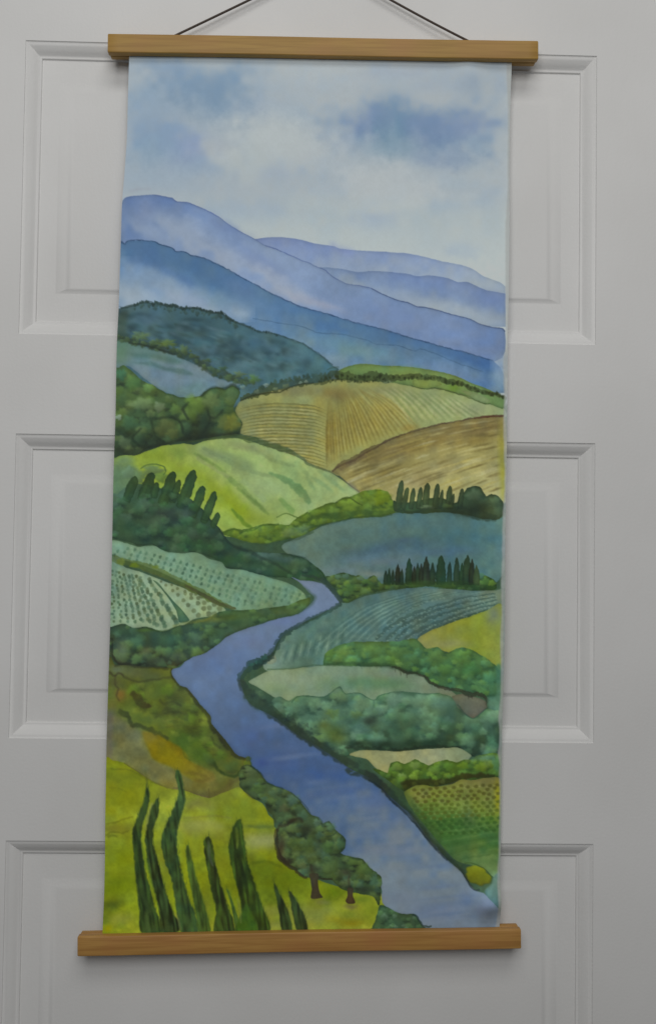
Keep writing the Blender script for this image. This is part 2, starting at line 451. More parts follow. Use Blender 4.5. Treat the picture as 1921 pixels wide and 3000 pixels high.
# --- sky
yy, xx = np.mgrid[0:PH, 0:PW]
Y = yy / PS + PY0; X = xx / PS + PX0
sky = np.clip(1 - (Y - 640) / 160, 0, 1) * np.clip((1484 - X) / 30, 0, 1)
t = np.clip(0.22 + 0.5 * NPIG + .12 * (N30 - .5), 0, 1) * sky
CV[:] = CV * (1 - t[..., None]) + np.array([140, 156, 173], np.float32) * t[..., None]
def S_(lst):
    for (x, y, rx, ry, c, a) in lst:
        if c[0] < 150: c = (c[0] + 9, c[1] + 8, c[2] + 7); a *= .86
        glow(x, y, rx, ry, c, a, warp=.6)
S_([(560, 260, 150, 85, (104, 131, 160), .8), (640, 215, 110, 50, (100, 128, 158), .6), (660, 300, 70, 70, (96, 126, 157), .55), (480, 200, 90, 35, (116, 138, 164), .6), (430, 310, 60, 60, (126, 148, 170), .55),
    (470, 430, 110, 75, (110, 136, 168), .75), (560, 440, 60, 45, (122, 136, 176), .55), (590, 490, 80, 40, (118, 140, 168), .55), (430, 470, 50, 50, (114, 142, 166), .45), (410, 380, 40, 40, (128, 148, 170), .4), (500, 540, 120, 35, (136, 154, 172), .45),
    (760, 320, 70, 30, (134, 150, 170), .5), (860, 345, 60, 30, (132, 150, 168), .45), (950, 250, 110, 30, (146, 158, 170), .4), (800, 510, 60, 22, (142, 154, 172), .4), (760, 620, 120, 30, (134, 150, 172), .5), (640, 640, 80, 24, (142, 156, 172), .4),
    (1190, 370, 190, 75, (98, 126, 158), .9), (1090, 365, 65, 45, (104, 122, 164), .55), (1150, 395, 60, 65, (92, 128, 150), .55), (1270, 365, 90, 45, (102, 122, 162), .5), (1370, 360, 65, 35, (108, 128, 166), .6), (1410, 410, 40, 30, (106, 134, 164), .55), (1310, 455, 90, 32, (116, 136, 166), .55), (1150, 455, 90, 32, (98, 130, 152), .5), (1000, 410, 60, 50, (128, 146, 170), .5),
    (1180, 205, 150, 28, (138, 150, 168), .5), (1360, 240, 40, 40, (132, 150, 172), .5), (1466, 235, 20, 45, (134, 152, 174), .45), (1270, 250, 50, 22, (138, 150, 168), .4), (990, 540, 35, 40, (126, 146, 168), .5), (1300, 595, 60, 28, (132, 152, 174), .5), (1420, 575, 45, 34, (134, 152, 172), .5), (1090, 635, 75, 24, (130, 146, 174), .5), (1330, 530, 70, 28, (136, 154, 170), .45), (1160, 580, 50, 16, (140, 152, 168), .4), (1350, 735, 50, 24, (136, 152, 174), .5), (1110, 660, 45, 24, (140, 154, 174), .45),
    (800, 420, 190, 70, (174, 179, 180), .6), (1120, 560, 200, 50, (174, 179, 180), .55), (790, 400, 110, 60, (174, 179, 179), .8), (730, 470, 55, 60, (170, 176, 175), .6), (840, 450, 90, 55, (172, 177, 177), .7), (920, 470, 80, 50, (172, 176, 177), .6), (1100, 525, 110, 45, (174, 178, 179), .8), (1040, 540, 70, 35, (172, 176, 177), .6), (1235, 565, 70, 38, (173, 177, 178), .75), (630, 425, 40, 32, (164, 168, 171), .5), (405, 210, 35, 45, (164, 170, 174), .6), (1265, 285, 80, 24, (168, 172, 174), .6), (1040, 280, 100, 30, (166, 171, 174), .55), (1410, 205, 28, 28, (168, 172, 174), .5), (800, 250, 70, 40, (160, 168, 174), .5), (1380, 470, 40, 26, (158, 168, 173), .45), (900, 600, 110, 30, (162, 170, 174), .5), (1060, 700, 150, 26, (164, 171, 175), .5), (700, 570, 70, 26, (160, 168, 174), .45)])
# faint pencil line above the left mountain
stroke(A((110, 1065), (180, 1050), (270, 1045)), 8, (140, 138, 148), .35, feather=2)

# --- blue mountains
ridA = C((1100, 388), (1180, 376), (1280, 372), (1380, 382), (1450, 395)) + D((60, 166), (200, 185), (240, 202), (350, 215), (600, 230), (750, 240), (900, 270), (1000, 295), (1150, 325), (1250, 360), (1320, 410), (1400, 440), (1450, 460), (1485, 492))
wash(below(ridA, 905), [(112, 127, 170), (128, 142, 172), (142, 153, 170), (146, 156, 168)], edge=.10, ew=7, raw=True, rough=1, pig=.06)
stroke(D((170, 180), (240, 205), (290, 225), (350, 240)), 22, (108, 120, 174), .35, feather=7)
ridB = D((95, 345), (180, 350), (270, 360), (380, 380), (500, 375), (600, 378), (750, 395), (830, 415), (920, 405), (1050, 425), (1130, 455), (1200, 455), (1280, 490), (1350, 520), (1440, 535), (1488, 545))
wash(below(ridB, 960), [(106, 123, 164), (112, 130, 166), (136, 149, 168), (146, 156, 168), (146, 156, 168)], dirv=(-.25, 1), edge=.12, ew=7, raw=True, rough=1, pig=.08)
glow(*D((700, 590))[0], 110, 26, (142, 152, 170), .6, ang=.25); glow(*D((1180, 690))[0], 120, 28, (150, 158, 168), .75, ang=.2); glow(*D((1400, 580))[0], 45, 22, (104, 122, 168), .6)
ridC = C((98, 175), (102, 120), (118, 92), (160, 75), (330, 62), (430, 78), (480, 90), (510, 112), (600, 122), (700, 160), (820, 220), (900, 280), (1000, 340), (1100, 390), (1160, 430), (1250, 460), (1350, 505), (1450, 550)) + D((0, 305), (60, 335), (130, 365), (190, 415), (290, 468), (400, 485), (480, 505), (560, 545), (680, 595), (750, 610), (820, 640), (900, 650), (1000, 675), (1100, 705), (1220, 735), (1300, 775), (1400, 800), (1465, 808), (1482, 832))
polyC = list(map(tuple, spline(ridC, False))) + D((1488, 900), (1484, 980), (1460, 1030), (1390, 1062), (1390, 1100), (0, 1100)) + C((90, 900))
wash(polyC, [(98, 120, 164), (114, 133, 170), (124, 140, 172), (114, 133, 170), (110, 129, 168), (104, 124, 166)], dirv=(.75, 1), edge=.14, ew=6, rough=.8, raw=True, pig=.09, hue=8)
stroke(ridC[4:], 2.6, (74, 88, 138), .75, wj=.6)
stroke(ridC[24:], 2.4, (52, 66, 100), .55, wj=.8)
for (x, y, rx, ry, c, a) in [(560, 330, 280, 80, (146, 155, 173), .65), (300, 330, 200, 60, (138, 150, 174), .65), (850, 520, 200, 70, (148, 155, 172), .65), (1180, 640, 180, 60, (150, 156, 172), .7), (1400, 810, 180, 50, (154, 158, 172), .75), (280, 190, 60, 90, (120, 134, 172), .4), (900, 310, 160, 50, (98, 117, 165), .4), (1150, 560, 250, 60, (104, 122, 168), .4)]:
    p, = C((x, y)); glow(p[0], p[1], rx / 2.567, ry / 2.567, c, a, ang=.5)
glow(*D((80, 620))[0], 70, 14, (142, 146, 168), .7, ang=.3); glow(*D((640, 700))[0], 130, 26, (112, 128, 168), .5, ang=.3)
ridD = C((90, 402), (125, 430), (140, 408), (250, 402), (350, 412), (390, 432), (480, 460), (510, 485), (560, 482), (630, 515), (720, 535), (820, 580), (900, 620), (960, 655), (1060, 710), (1180, 775), (1280, 825), (1400, 880)) + D((0, 655), (150, 695), (350, 760), (560, 810), (720, 860), (900, 910), (1080, 960), (1200, 990), (1300, 1020), (1395, 1047))
polyD = list(map(tuple, spline(ridD, False))) + D((1450, 1100), (1485, 1180), (1485, 1290), (0, 1290)) + C((40, 1290))
ms = wash(polyD, [(72, 104, 146), (80, 112, 150), (102, 130, 162), (120, 142, 168), (122, 142, 164)], dirv=(-.42, 1), edge=.12, ew=5, rough=1.2, wl=14, raw=True, pig=.10)
fD = full(ms)
wash(C((85, 560), (150, 545), (300, 575), (450, 645), (620, 735), (720, 770), (900, 830), (1080, 900), (1060, 990), (900, 1000), (500, 930), (300, 900), (85, 940)), [(116, 138, 168), (136, 152, 172)], alpha=.9, edge=0, feather=14, pig=.1)
stroke(C((150, 540), (300, 568), (450, 640), (560, 690), (640, 740)), 22, (64, 95, 148), .5, feather=8)
for (x, y, rx, ry, c, a) in [(700, 620, 260, 70, (68, 100, 142), .55), (260, 480, 190, 60, (74, 102, 146), .5), (800, 830, 120, 60, (100, 130, 150), .4), (1100, 900, 260, 60, (94, 122, 156), .6), (1000, 770, 160, 60, (88, 112, 152), .5), (200, 810, 170, 60, (146, 158, 174), .7), (600, 860, 200, 55, (140, 152, 174), .7)]:
    p, = C((x, y)); glow(p[0], p[1], rx / 2.567, ry / 2.567, c, a, clip=fD, ang=.45)
for (x, y, rx, ry, c, a) in [(1250, 1040, 200, 50, (66, 100, 152), .85), (900, 930, 250, 25, (76, 108, 152), .6), (300, 780, 300, 40, (84, 118, 150), .4)]:
    p, = D((x, y)); glow(p[0], p[1], rx / 2.567, ry / 2.567, c, a, clip=fD, ang=.28)
stroke(ridD, 3.2, (44, 66, 104), .8, wj=.8, rough=1.5, wl=10)
ridD2 = C((1080, 985), (1200, 1005), (1300, 1025), (1420, 1040)) + D((0, 805), (90, 840), (250, 850), (350, 870), (450, 895), (520, 925), (680, 935), (800, 975), (850, 960), (950, 990), (1050, 1035), (1200, 1090), (1320, 1130))
wash(below(ridD2[2:], 1115), [(96, 127, 150), (108, 132, 152), (104, 130, 158)], dirv=(.3, 1), alpha=.5, edge=.1, ew=6, rough=1, raw=True, feather=9)
stroke(ridD2, 3, (58, 84, 116), .6, wj=.8)
glow(*D((400, 960))[0], 110, 26, (100, 136, 140), .55, ang=.2); glow(*D((1050, 1130))[0], 120, 25, (106, 128, 166), .6, ang=.25); glow(*D((1430, 1180))[0], 26, 50, (128, 148, 160), .7)

CV += np.array([2, 6, 4], np.float32) * np.clip((Y - 560) / 80, 0, 1)[..., None] + np.array([-2, 2, 4], np.float32) * np.clip((640 - Y) / 80, 0, 1)[..., None]
wash(D((1380, 1035), (1440, 1000), (1500, 985), (1500, 1200), (1440, 1180), (1400, 1100)), [(128, 146, 168), (124, 146, 166)], alpha=.75, edge=0, feather=12)
# --- wooded hill and the hollow below it, left
u = np.clip((Y - 1120 - 60 * np.clip((X - 1300) / 100, 0, 1)) / 10, 0, 1)[..., None]
CV[:] = CV * (1 - u) + (np.array([60, 86, 62], np.float32) * (1 + .2 * NPIG[..., None])) * u
ridE = C((72, 945), (90, 908), (200, 885), (240, 870), (300, 862), (340, 880), (355, 865), (420, 885), (500, 890), (540, 910), (640, 905), (700, 918), (780, 940), (850, 945), (900, 985), (960, 1015), (1060, 1050), (1120, 1080), (1200, 1090), (1280, 1110), (1400, 1155), (1460, 1175)) + D((0, 940), (100, 1005), (190, 1085))
polyE = list(map(tuple, spline(ridE, False))) + D((240, 1110), (150, 1220), (0, 1240)) + E((1200, 780), (900, 900), (60, 900))
ms = wash(polyE, [(72, 100, 108), (66, 102, 112), (74, 108, 114), (72, 116, 130)], dirv=(1, .5), edge=.3, ew=6, rough=1.5, wl=12, raw=True, pig=.2)
fE = full(ms)
for k in range(330):
    x = 80 + 1350 * rs.rand(); y = 130 + x * .2 + 300 * rs.rand()
    p, = E((x, y)); c = [(48, 76, 84), (56, 88, 98), (88, 122, 130), (84, 112, 124), (52, 80, 78), (70, 112, 118)][rs.randint(6)]
    glow(p[0], p[1], (16 + 40 * rs.rand()) / 2.567, (9 + 18 * rs.rand()) / 2.567, np.array(c) * (.93 if x < 700 else 1), .55, clip=fE, ang=.3)
for (x, y, rx, ry) in [(960, 465, 45, 22), (1190, 470, 40, 22), (1330, 460, 40, 30), (720, 480, 60, 22), (860, 420, 45, 20), (640, 220, 90, 20), (1480, 540, 40, 40), (240, 190, 60, 20), (170, 290, 40, 30), (1300, 580, 30, 24)]:
    p, = E((x, y)); glow(p[0], p[1], rx / 2.567, ry / 2.567, (44, 70, 76), .7, clip=fE)
for (x, y, rx, ry, c) in [(1430, 500, 90, 60, (88, 126, 138)), (980, 560, 90, 40, (82, 114, 122)), (300, 230, 120, 50, (76, 108, 128)), (1100, 400, 160, 60, (62, 98, 120)), (1230, 620, 120, 50, (78, 116, 122)), (740, 440, 90, 40, (80, 108, 116))]:
    p, = E((x, y)); glow(p[0], p[1], rx / 2.567, ry / 2.567, c, .6, clip=fE)
treetops(ridE[2:16], 5.5, (42, 62, 56), .85, step=6, jit=1.0)
treetops([(a, b + 10) for a, b in ridE[2:16]], 7, (54, 78, 72), .6, step=9, jit=1.4, rim=.4)
stroke(ridE[1:17], 7, (44, 64, 62), .65, wj=.7, rough=2, wl=8)
stroke(ridE[15:], 4, (46, 72, 76), .75, wj=.9, rough=2, wl=9)
treetops(C((1060, 1052), (1120, 1080), (1200, 1088), (1260, 1108)), 4, (42, 66, 66), .7, step=7)
# left margin dark column
wash(E((66, 240), (100, 150), (150, 170), (130, 280), (160, 360), (100, 400), (60, 400)), [(58, 78, 70), (62, 84, 66)], alpha=.6, feather=6, edge=0)
# pale field in the hollow
ms = wash(E((62, 380), (120, 385), (200, 412), (350, 455), (480, 482), (600, 540), (720, 592), (800, 655), (950, 700), (1015, 702), (950, 725), (800, 742), (700, 805), (600, 815), (480, 795), (380, 745), (250, 655), (150, 575), (58, 590)), [(84, 118, 104), (96, 124, 122), (108, 130, 140), (104, 130, 140), (98, 128, 128)], edge=.15, pig=.1)
f = full(ms)
wash(E((140, 545), (250, 545), (330, 540), (420, 580), (560, 590), (640, 640), (560, 640), (430, 610), (330, 580), (220, 560)), [(84, 116, 112)], alpha=.75, edge=.2, feather=2)
wash(E((160, 480), (300, 480), (450, 500), (560, 545), (480, 560), (330, 520), (200, 510)), [(80, 112, 100)], alpha=.7, edge=.1, feather=4)
glow(*E((100, 470))[0], 20, 36, (88, 124, 100), .8, clip=f); glow(*E((640, 730))[0], 36, 14, (92, 128, 124), .5, clip=f); glow(*E((450, 680))[0], 60, 18, (112, 132, 146), .6, clip=f)
# hedge that climbs down across the hollow
hol = E((64, 366), (200, 390), (350, 430), (480, 458), (600, 500), (700, 560), (800, 620), (960, 670), (1060, 695))
stroke(hol, [14, 16, 18, 20, 24, 24, 24, 20, 12], (48, 64, 48), .8, wj=.6, rough=3, wl=12, feather=1)
treetops(hol, 10, (62, 82, 54), .7, step=10, jit=1.5, var=.5, rim=.5, tall=.9)
treetops([(a, b - 12) for a, b in hol[1:5]], 10, (82, 104, 62), .65, step=13, jit=1.3, var=.3, rim=.4, tall=.8)
for (x, y, rx, ry, c) in [(250, 350, 80, 42, (84, 108, 70)), (215, 330, 45, 26, (80, 104, 76)), (440, 400, 100, 36, (86, 108, 52)), (360, 390, 60, 26, (64, 84, 52)), (560, 440, 46, 40, (82, 106, 70)), (640, 500, 50, 22, (66, 84, 54)), (980, 635, 60, 34, (84, 104, 66)), (1090, 670, 60, 46, (72, 106, 58)), (860, 590, 46, 24, (58, 84, 58)), (740, 530, 44, 20, (64, 86, 56)), (900, 650, 50, 22, (66, 92, 64))]:
    p, = E((x, y)); blob(p[0], p[1], rx / 2.567, ry / 2.567, c, .8, .8, .3, rim=.3)
stroke(E((150, 400), (320, 432), (500, 490)), 6, (34, 46, 36), .6, rough=2)
# bush cluster, left
ms = wash(E((58, 640), (80, 590), (110, 570), (160, 600), (250, 680), (370, 740), (440, 780), (580, 812), (640, 806), (690, 800), (720, 770), (760, 745), (800, 735), (870, 745), (900, 728), (930, 715), (975, 740), (985, 780), (960, 830), (935, 900), (990, 955), (1005, 1010), (975, 1080), (880, 1095), (700, 1115), (520, 1140), (400, 1172), (280, 1205), (200, 1262), (80, 1252), (40, 1210)), [(72, 108, 66), (74, 100, 58), (66, 90, 56), (48, 64, 46)], edge=.35, ew=4, rough=3, wl=16)
foliage(ms, 60, 14, 34, [(80, 102, 58), (66, 94, 60), (86, 104, 62), (74, 98, 48), (60, 86, 56)], (42, 56, 42), .4, .35)
for (x, y, r, ry, c) in [(770, 830, 85, 80, (92, 112, 66)), (640, 880, 100, 110, (88, 116, 48)), (920, 790, 55, 70, (74, 98, 62)), (925, 1000, 80, 85, (104, 110, 44)), (860, 1000, 60, 70, (86, 98, 50)), (430, 1040, 110, 90, (82, 96, 56)), (250, 860, 120, 60, (98, 122, 82)), (380, 880, 55, 50, (94, 112, 86)), (120, 1150, 60, 60, (82, 100, 70)), (180, 700, 80, 70, (76, 112, 60)), (160, 1000, 90, 70, (64, 98, 66)), (500, 900, 60, 50, (84, 112, 56)), (100, 640, 45, 60, (60, 108, 80)), (300, 740, 60, 40, (84, 118, 66)), (480, 1080, 60, 50, (86, 98, 50)), (80, 960, 26, 30, (120, 140, 130))]:
    p, = E((x, y)); blob(p[0], p[1], r / 2.567, ry / 2.567, c, .72, .55, .2, rim=.45)
for pts in [((700, 1080), (760, 990), (740, 900)), ((560, 1080), (540, 1000), (480, 960), (350, 970)), ((240, 1180), (180, 1120), (250, 1040)), ((1000, 970), (1005, 1030), (975, 1080), (900, 1092)), ((690, 800), (740, 755), (800, 733), (870, 745), (930, 713), (985, 750)), ((600, 840), (560, 900), (600, 980)), ((320, 980), (350, 1100), (420, 1150)), ((860, 900), (800, 960), (760, 950))]:
    stroke(E(*pts), 7, (36, 50, 36), .65, rough=2, feather=1)
stroke(E((60, 1215), (180, 1235), (300, 1190), (420, 1160), (600, 1118), (800, 1095), (980, 1085)), [24, 30, 18, 12, 16, 14, 8], (44, 54, 40), .7, rough=3, feather=2)
glow(*E((640, 1070))[0], 50, 20, (36, 48, 38), .7); glow(*E((720, 1000))[0], 22, 40, (38, 50, 40), .6); glow(*E((300, 1130))[0], 40, 22, (38, 50, 40), .6)

# --- gold ploughed field
gold = E((985, 840), (1080, 795), (1200, 765), (1350, 735)) + F((0, 195), (100, 185), (200, 160), (400, 170), (650, 180), (780, 205), (950, 225), (1080, 250), (1200, 285), (1340, 345), (1470, 375), (1490, 440), (1350, 470), (1100, 500), (850, 560), (600, 650), (420, 760), (250, 880), (180, 862), (60, 815)) + E((1450, 1265), (1380, 1200), (1250, 1150), (1100, 1105), (990, 1080), (1005, 1000), (950, 915))
ms = wash(gold, [(128, 136, 88), (144, 150, 90), (148, 152, 88), (146, 158, 102), (140, 159, 108)], dirv=(1, .1), edge=.15, rough=1.5, pig=.1)
f = full(ms)
for (x, y, rx, ry, c, a) in [(100, 350, 80, 110, (144, 136, 68), .6), (190, 600, 80, 200, (150, 142, 74), .7), (420, 480, 200, 130, (148, 136, 64), .65), (620, 440, 120, 130, (146, 140, 74), .5), (230, 250, 120, 60, (118, 104, 60), .7), (-80, 230, 200, 50, (112, 112, 82), .6), (900, 300, 250, 80, (128, 144, 100), .7), (1250, 390, 180, 60, (138, 146, 106), .7), (-60, 600, 130, 120, (130, 136, 88), .7), (560, 250, 200, 50, (128, 128, 88), .6), (760, 520, 60, 30, (148, 128, 60), .7)]:
    p, = F((x, y)); glow(p[0], p[1], rx / 2.567, ry / 2.567, c, a, clip=f)
for k in range(19):                                   # furrows bending round the left shoulder
    y0 = 868 + k * 23.5; x0 = 965 + 1.5 * max(0, k - 9) * 17
    pts = E((x0 + 20 * rs.rand(), y0 + 30 + .1 * k), (x0 + 130, y0 + 2 + k * .9), (x0 + 300, y0 - 12 + k * 1.6), (1530, y0 + 4 + k * 1.5), (1640, y0 + 44 + k * 1.2))
    pts = [q for q in pts if q[0] < 960]
    stroke(pts, 4.8, (104, 102, 54), .75, wj=.6, rough=1.2, taper=True, feather=.6)
    stroke([(a, b + 5.0) for a, b in pts], 4.2, (156, 150, 100) if k % 3 else (150, 136, 64), .65, wj=.6, rough=1.2, taper=True, feather=.6)
for k in range(24):                                   # fan of furrows
    u = k / 23.0
    tx, ty = 165 + 260 * u ** 1.1, 250 - 60 * u + 18 * rs.rand()
    bx = 150 + 690 * u ** 1.25; by = 830 - 300 * u ** .85
    mx, my = tx * .55 + bx * .45 - 10 + 26 * u, ty * .55 + by * .45 - 12 * u
    pts = F((tx, ty + 40 * rs.rand()), (mx, my), (bx, by))
    stroke(pts, [2, 5, 6.5], [(106, 92, 38), (124, 110, 44), (114, 100, 44)][k % 3], .78 - .2 * u, wj=.5, rough=1, taper=True, feather=.8)
    stroke([(a + 6, b) for a, b in pts], [1.5, 3.5, 4.5], [(168, 156, 94), (160, 144, 74)][k % 2], .6 - .1 * u, wj=.5, rough=1, taper=True, feather=.8)
for k in range(21):
    u = k / 20.0
    stroke(F((500 + 620 * u, 205 + 95 * u ** 1.5), (640 + 580 * u, 300 + 70 * u), (800 + 540 * u, 500 - 60 * u)), [3, 7, 5], (104, 122, 74) if k % 2 else (160, 164, 122), .5, wj=.8, rough=2, taper=True, feather=1.5)
# green strip and hedge above it
wash(F((205, 120), (300, 65), (400, 45), (600, 58), (800, 68), (950, 95), (1100, 130), (1250, 195), (1370, 240), (1485, 300), (1480, 350), (1465, 385), (1370, 350), (1330, 345), (1200, 290), (1080, 252), (960, 225), (880, 235), (780, 215), (650, 190), (400, 170), (230, 160)), [(104, 136, 76), (110, 134, 72), (112, 138, 78), (98, 128, 74)], dirv=(1, .3), edge=.3, ew=5, rough=1.5)
wash(F((540, 160), (620, 150), (640, 180), (580, 190)), [(116, 130, 88)], alpha=.8); wash(F((800, 165), (960, 160), (1010, 200), (960, 218), (880, 225), (800, 205)), [(122, 142, 74)], alpha=.8, edge=.2); wash(F((1150, 240), (1290, 270), (1370, 320), (1330, 338), (1200, 280)), [(126, 142, 92)], alpha=.8)
glow(*F((600, 80))[0], 90, 10, (112, 146, 82), .5); glow(*F((1100, 215))[0], 20, 16, (104, 136, 46), .8)
stroke(F((780, 212), (880, 232), (960, 225), (1080, 253), (1180, 285), (1330, 345), (1375, 345)), 3.5, (64, 78, 40), .85, wj=.8, rough=1.5)
hed = E((985, 815), (1080, 790), (1200, 750), (1330, 715), (1460, 690)) + F((0, 180), (100, 165), (180, 140), (220, 135), (400, 152), (530, 142), (600, 150), (700, 148), (800, 138), (880, 142), (1000, 155), (1050, 180), (1150, 192), (1250, 235), (1350, 262), (1420, 274), (1480, 302))
stroke(hed, [12, 22, 24, 26, 24, 26, 30, 26, 24, 16, 15, 15, 15, 13, 11, 10], (60, 72, 40), .75, wj=.6, rough=2.5, wl=10)
treetops(E((1130, 740), (1250, 695), (1330, 680), (1460, 655)) + F((40, 130), (160, 125), (220, 110)), 7, (56, 76, 58), .75, step=11)
treetops(hed[6:], 5.5, (52, 64, 32), .8, step=8, jit=1.6)
treetops([(a, b + 8) for a, b in hed[6:12]], 5, (48, 60, 34), .7, step=9, jit=1.6)
for (x, y, r, c) in [(1005, 730, 26, (98, 122, 114)), (1180, 715, 26, (108, 126, 118)), (1440, 700, 22, (104, 124, 110)), (1480, 690, 20, (110, 124, 106)), (1330, 725, 34, (86, 100, 72)), (1110, 765, 28, (88, 104, 84)), (1250, 745, 24, (92, 108, 80))]:
    p, = E((x, y)); blob(p[0], p[1], r / 2.567, r * .75 / 2.567, c, .75, .5, .2, rim=.4)
stroke(E((985, 835), (1070, 800), (1170, 778), (1280, 772), (1330, 745), (1420, 715), (1540, 700)), 4, (50, 58, 36), .8, rough=1.5)
stroke(F((150, 90), (200, 72), (240, 70)), 4, (60, 88, 76), .7); glow(*F((60, 110))[0], 24, 16, (62, 96, 96), .6)

# --- brown field
ridN = F((185, 850), (250, 800), (350, 760), (430, 710), (520, 665), (600, 620), (700, 580), (800, 550), (900, 520), (1000, 495), (1100, 480), (1200, 460), (1350, 438), (1475, 436))
ms = wash(list(map(tuple, spline(ridN, False))) + F((1495, 600), (1500, 900), (1490, 1080), (1300, 1120), (700, 1120), (420, 1050), (330, 960), (250, 890)), [(122, 112, 66), (140, 133, 80), (152, 148, 90), (162, 161, 106), (167, 166, 118)], dirv=(.3, 1), edge=.12, raw=False, rough=1, pig=.12)
f = full(ms)
for (x, y, rx, ry, c, a) in [(1300, 520, 170, 50, (118, 102, 62), .65), (1050, 600, 250, 70, (130, 114, 66), .5), (760, 660, 200, 60, (120, 106, 70), .5), (900, 640, 120, 50, (132, 116, 54), .6), (1250, 620, 120, 40, (134, 116, 56), .6), (560, 720, 150, 60, (116, 106, 66), .5), (1000, 850, 300, 80, (140, 134, 92), .6), (1400, 900, 130, 120, (150, 146, 100), .6), (500, 870, 160, 60, (134, 122, 72), .5), (640, 830, 120, 40, (136, 122, 60), .5), (800, 950, 200, 60, (150, 140, 102), .5)]:
    p, = F((x, y)); glow(p[0], p[1], rx / 2.567, ry / 2.567, c, a, clip=f, ang=-.25)
for k in range(150):
    u = rs.rand(); v = rs.rand()
    x = 260 + 1190 * u; yt = np.interp(x, [185, 430, 700, 1000, 1475], [850, 710, 580, 495, 436]); y = yt + 20 + (1010 - yt) * v
    sl = -.42 + .3 * (1 - v) * u * 1.2
    w = 120 + 180 * rs.rand()
    x2 = min(1460, x + w); pts = F((x, y), ((x + x2) / 2, y + sl * (x2 - x) * .52), (x2, y + sl * (x2 - x) * .95))
    if pts[-1][1] < F((x2, np.interp(x2, [185, 430, 700, 1000, 1475], [850, 710, 580, 495, 436]) + 10))[0][1]: continue
    stroke(pts, 3.2 + 2.2 * rs.rand(), [(98, 88, 48), (110, 100, 54), (168, 162, 106), (156, 146, 80), (170, 168, 126)][rs.randint(5)], .66, wj=.6, rough=1, taper=True, feather=.7)
wash(F((1440, 470), (1475, 450), (1490, 600), (1496, 800), (1488, 1060), (1460, 1060), (1440, 800)), [(138, 128, 66), (146, 142, 52), (150, 150, 44), (146, 148, 60)], alpha=.75, feather=7, edge=0)
stroke(ridN, [6, 12, 14, 9, 7, 6, 5, 5, 4, 5, 6, 7], (78, 62, 46), .8, wj=.6, rough=1.5)
stroke(F((240, 835), (350, 780), (440, 730)), 14, (98, 84, 64), .6, rough=2, feather=1)
stroke(F((1250, 452), (1380, 440), (1475, 436)), 6, (88, 56, 38), .8)

# --- light green hill
hill = G((60, 240), (210, 220), (270, 195), (400, 148), (480, 140), (560, 128), (640, 138), (720, 108), (850, 90), (960, 85), (1100, 122), (1250, 172), (1400, 225), (1500, 280)) + F((10, 790), (80, 822), (180, 860), (250, 905), (330, 965), (400, 1015), (330, 1040), (200, 1090), (60, 1150)) + G((1500, 680), (1300, 760), (1150, 800), (900, 830), (780, 800), (600, 700), (300, 500), (40, 500))
ms = wash(hill, [(134, 158, 62), (140, 164, 58), (148, 171, 96), (148, 172, 108), (146, 168, 112)], dirv=(1, -.35), edge=.15, rough=1.5, pig=.1)
f = full(ms)
for (x, y, rx, ry, c, a, an) in [(330, 210, 120, 36, (126, 148, 48), .8, -.1), (560, 170, 110, 40, (110, 136, 62), .7, .1), (600, 330, 200, 60, (134, 154, 48), .8, .5), (820, 480, 200, 90, (132, 152, 40), .85, .6), (960, 640, 180, 90, (130, 152, 32), .9, .5), (1120, 700, 160, 60, (126, 146, 56), .7, -.2), (760, 200, 130, 50, (126, 144, 104), .8, .5), (950, 290, 200, 50, (120, 140, 96), .7, .6), (1050, 170, 200, 40, (130, 142, 96), .8, .3), (1180, 450, 140, 90, (144, 168, 116), .8, .5), (1350, 330, 140, 60, (122, 148, 92), .6, .5), (1300, 600, 160, 60, (126, 150, 84), .6, .4), (110, 260, 80, 40, (104, 132, 92), .9, 0), (1450, 420, 90, 90, (124, 150, 92), .5, .6), (1480, 600, 60, 60, (132, 154, 104), .6, 0)]:
    p, = G((x, y)); glow(p[0], p[1], rx / 2.567, ry / 2.567, c, a, clip=f, ang=an)
for pts, w, c, a in [(((640, 200), (800, 300), (1000, 470), (1180, 640)), [6, 14, 14, 8], (104, 134, 68), .45), (((960, 460), (1080, 560), (1200, 660)), [8, 12, 6], (100, 132, 62), .55), (((1200, 350), (1330, 400), (1450, 500), (1510, 580)), [6, 18, 26, 14], (100, 138, 86), .7), (((1280, 540), (1340, 600), (1390, 650)), [8, 16, 14], (104, 140, 74), .5), (((920, 615), (970, 680), (1020, 730), (1080, 770)), [4, 12, 14, 4], (92, 124, 40), .75), (((700, 160), (900, 260), (1080, 340), (1240, 380)), [10, 16, 14, 6], (112, 134, 90), .4), (((1100, 180), (1250, 260), (1400, 300)), [8, 12, 8], (112, 134, 86), .4), (((660, 230), (760, 300), (900, 380)), 10, (146, 160, 104), .5), (((1000, 400), (1100, 480), (1180, 560)), 16, (138, 160, 112), .4), (((1400, 260), (1500, 380)), 14, (116, 142, 92), .4)]:
    stroke(G(*pts), w, c, min(1, a * 1.35), wj=.5, rough=1.5, feather=1.5)
for pts in [((30, 890), (120, 950), (200, 1010)), ((0, 900), (60, 990)), ((80, 840), (200, 930), (280, 1000))]:
    stroke(F(*pts), [4, 14, 6], (100, 138, 96), .45, feather=3)
stroke(G((590, 120), (700, 105), (850, 82), (960, 72), (1040, 95), (1120, 110), (1250, 155), (1380, 195)), [4, 5, 8, 12, 16, 14, 14, 12], (72, 90, 50), .75, wj=.5, rough=1.5)
stroke(G((1380, 195), (1470, 250)) + F((0, 790), (80, 820), (180, 855)), [10, 8, 8, 6], (78, 96, 64), .7)
stroke(F((180, 855), (250, 900), (330, 960), (400, 1010)), 4, (96, 98, 70), .7)
stroke(F((310, 940), (360, 980), (400, 1010)), 10, (112, 112, 96), .5, feather=2)

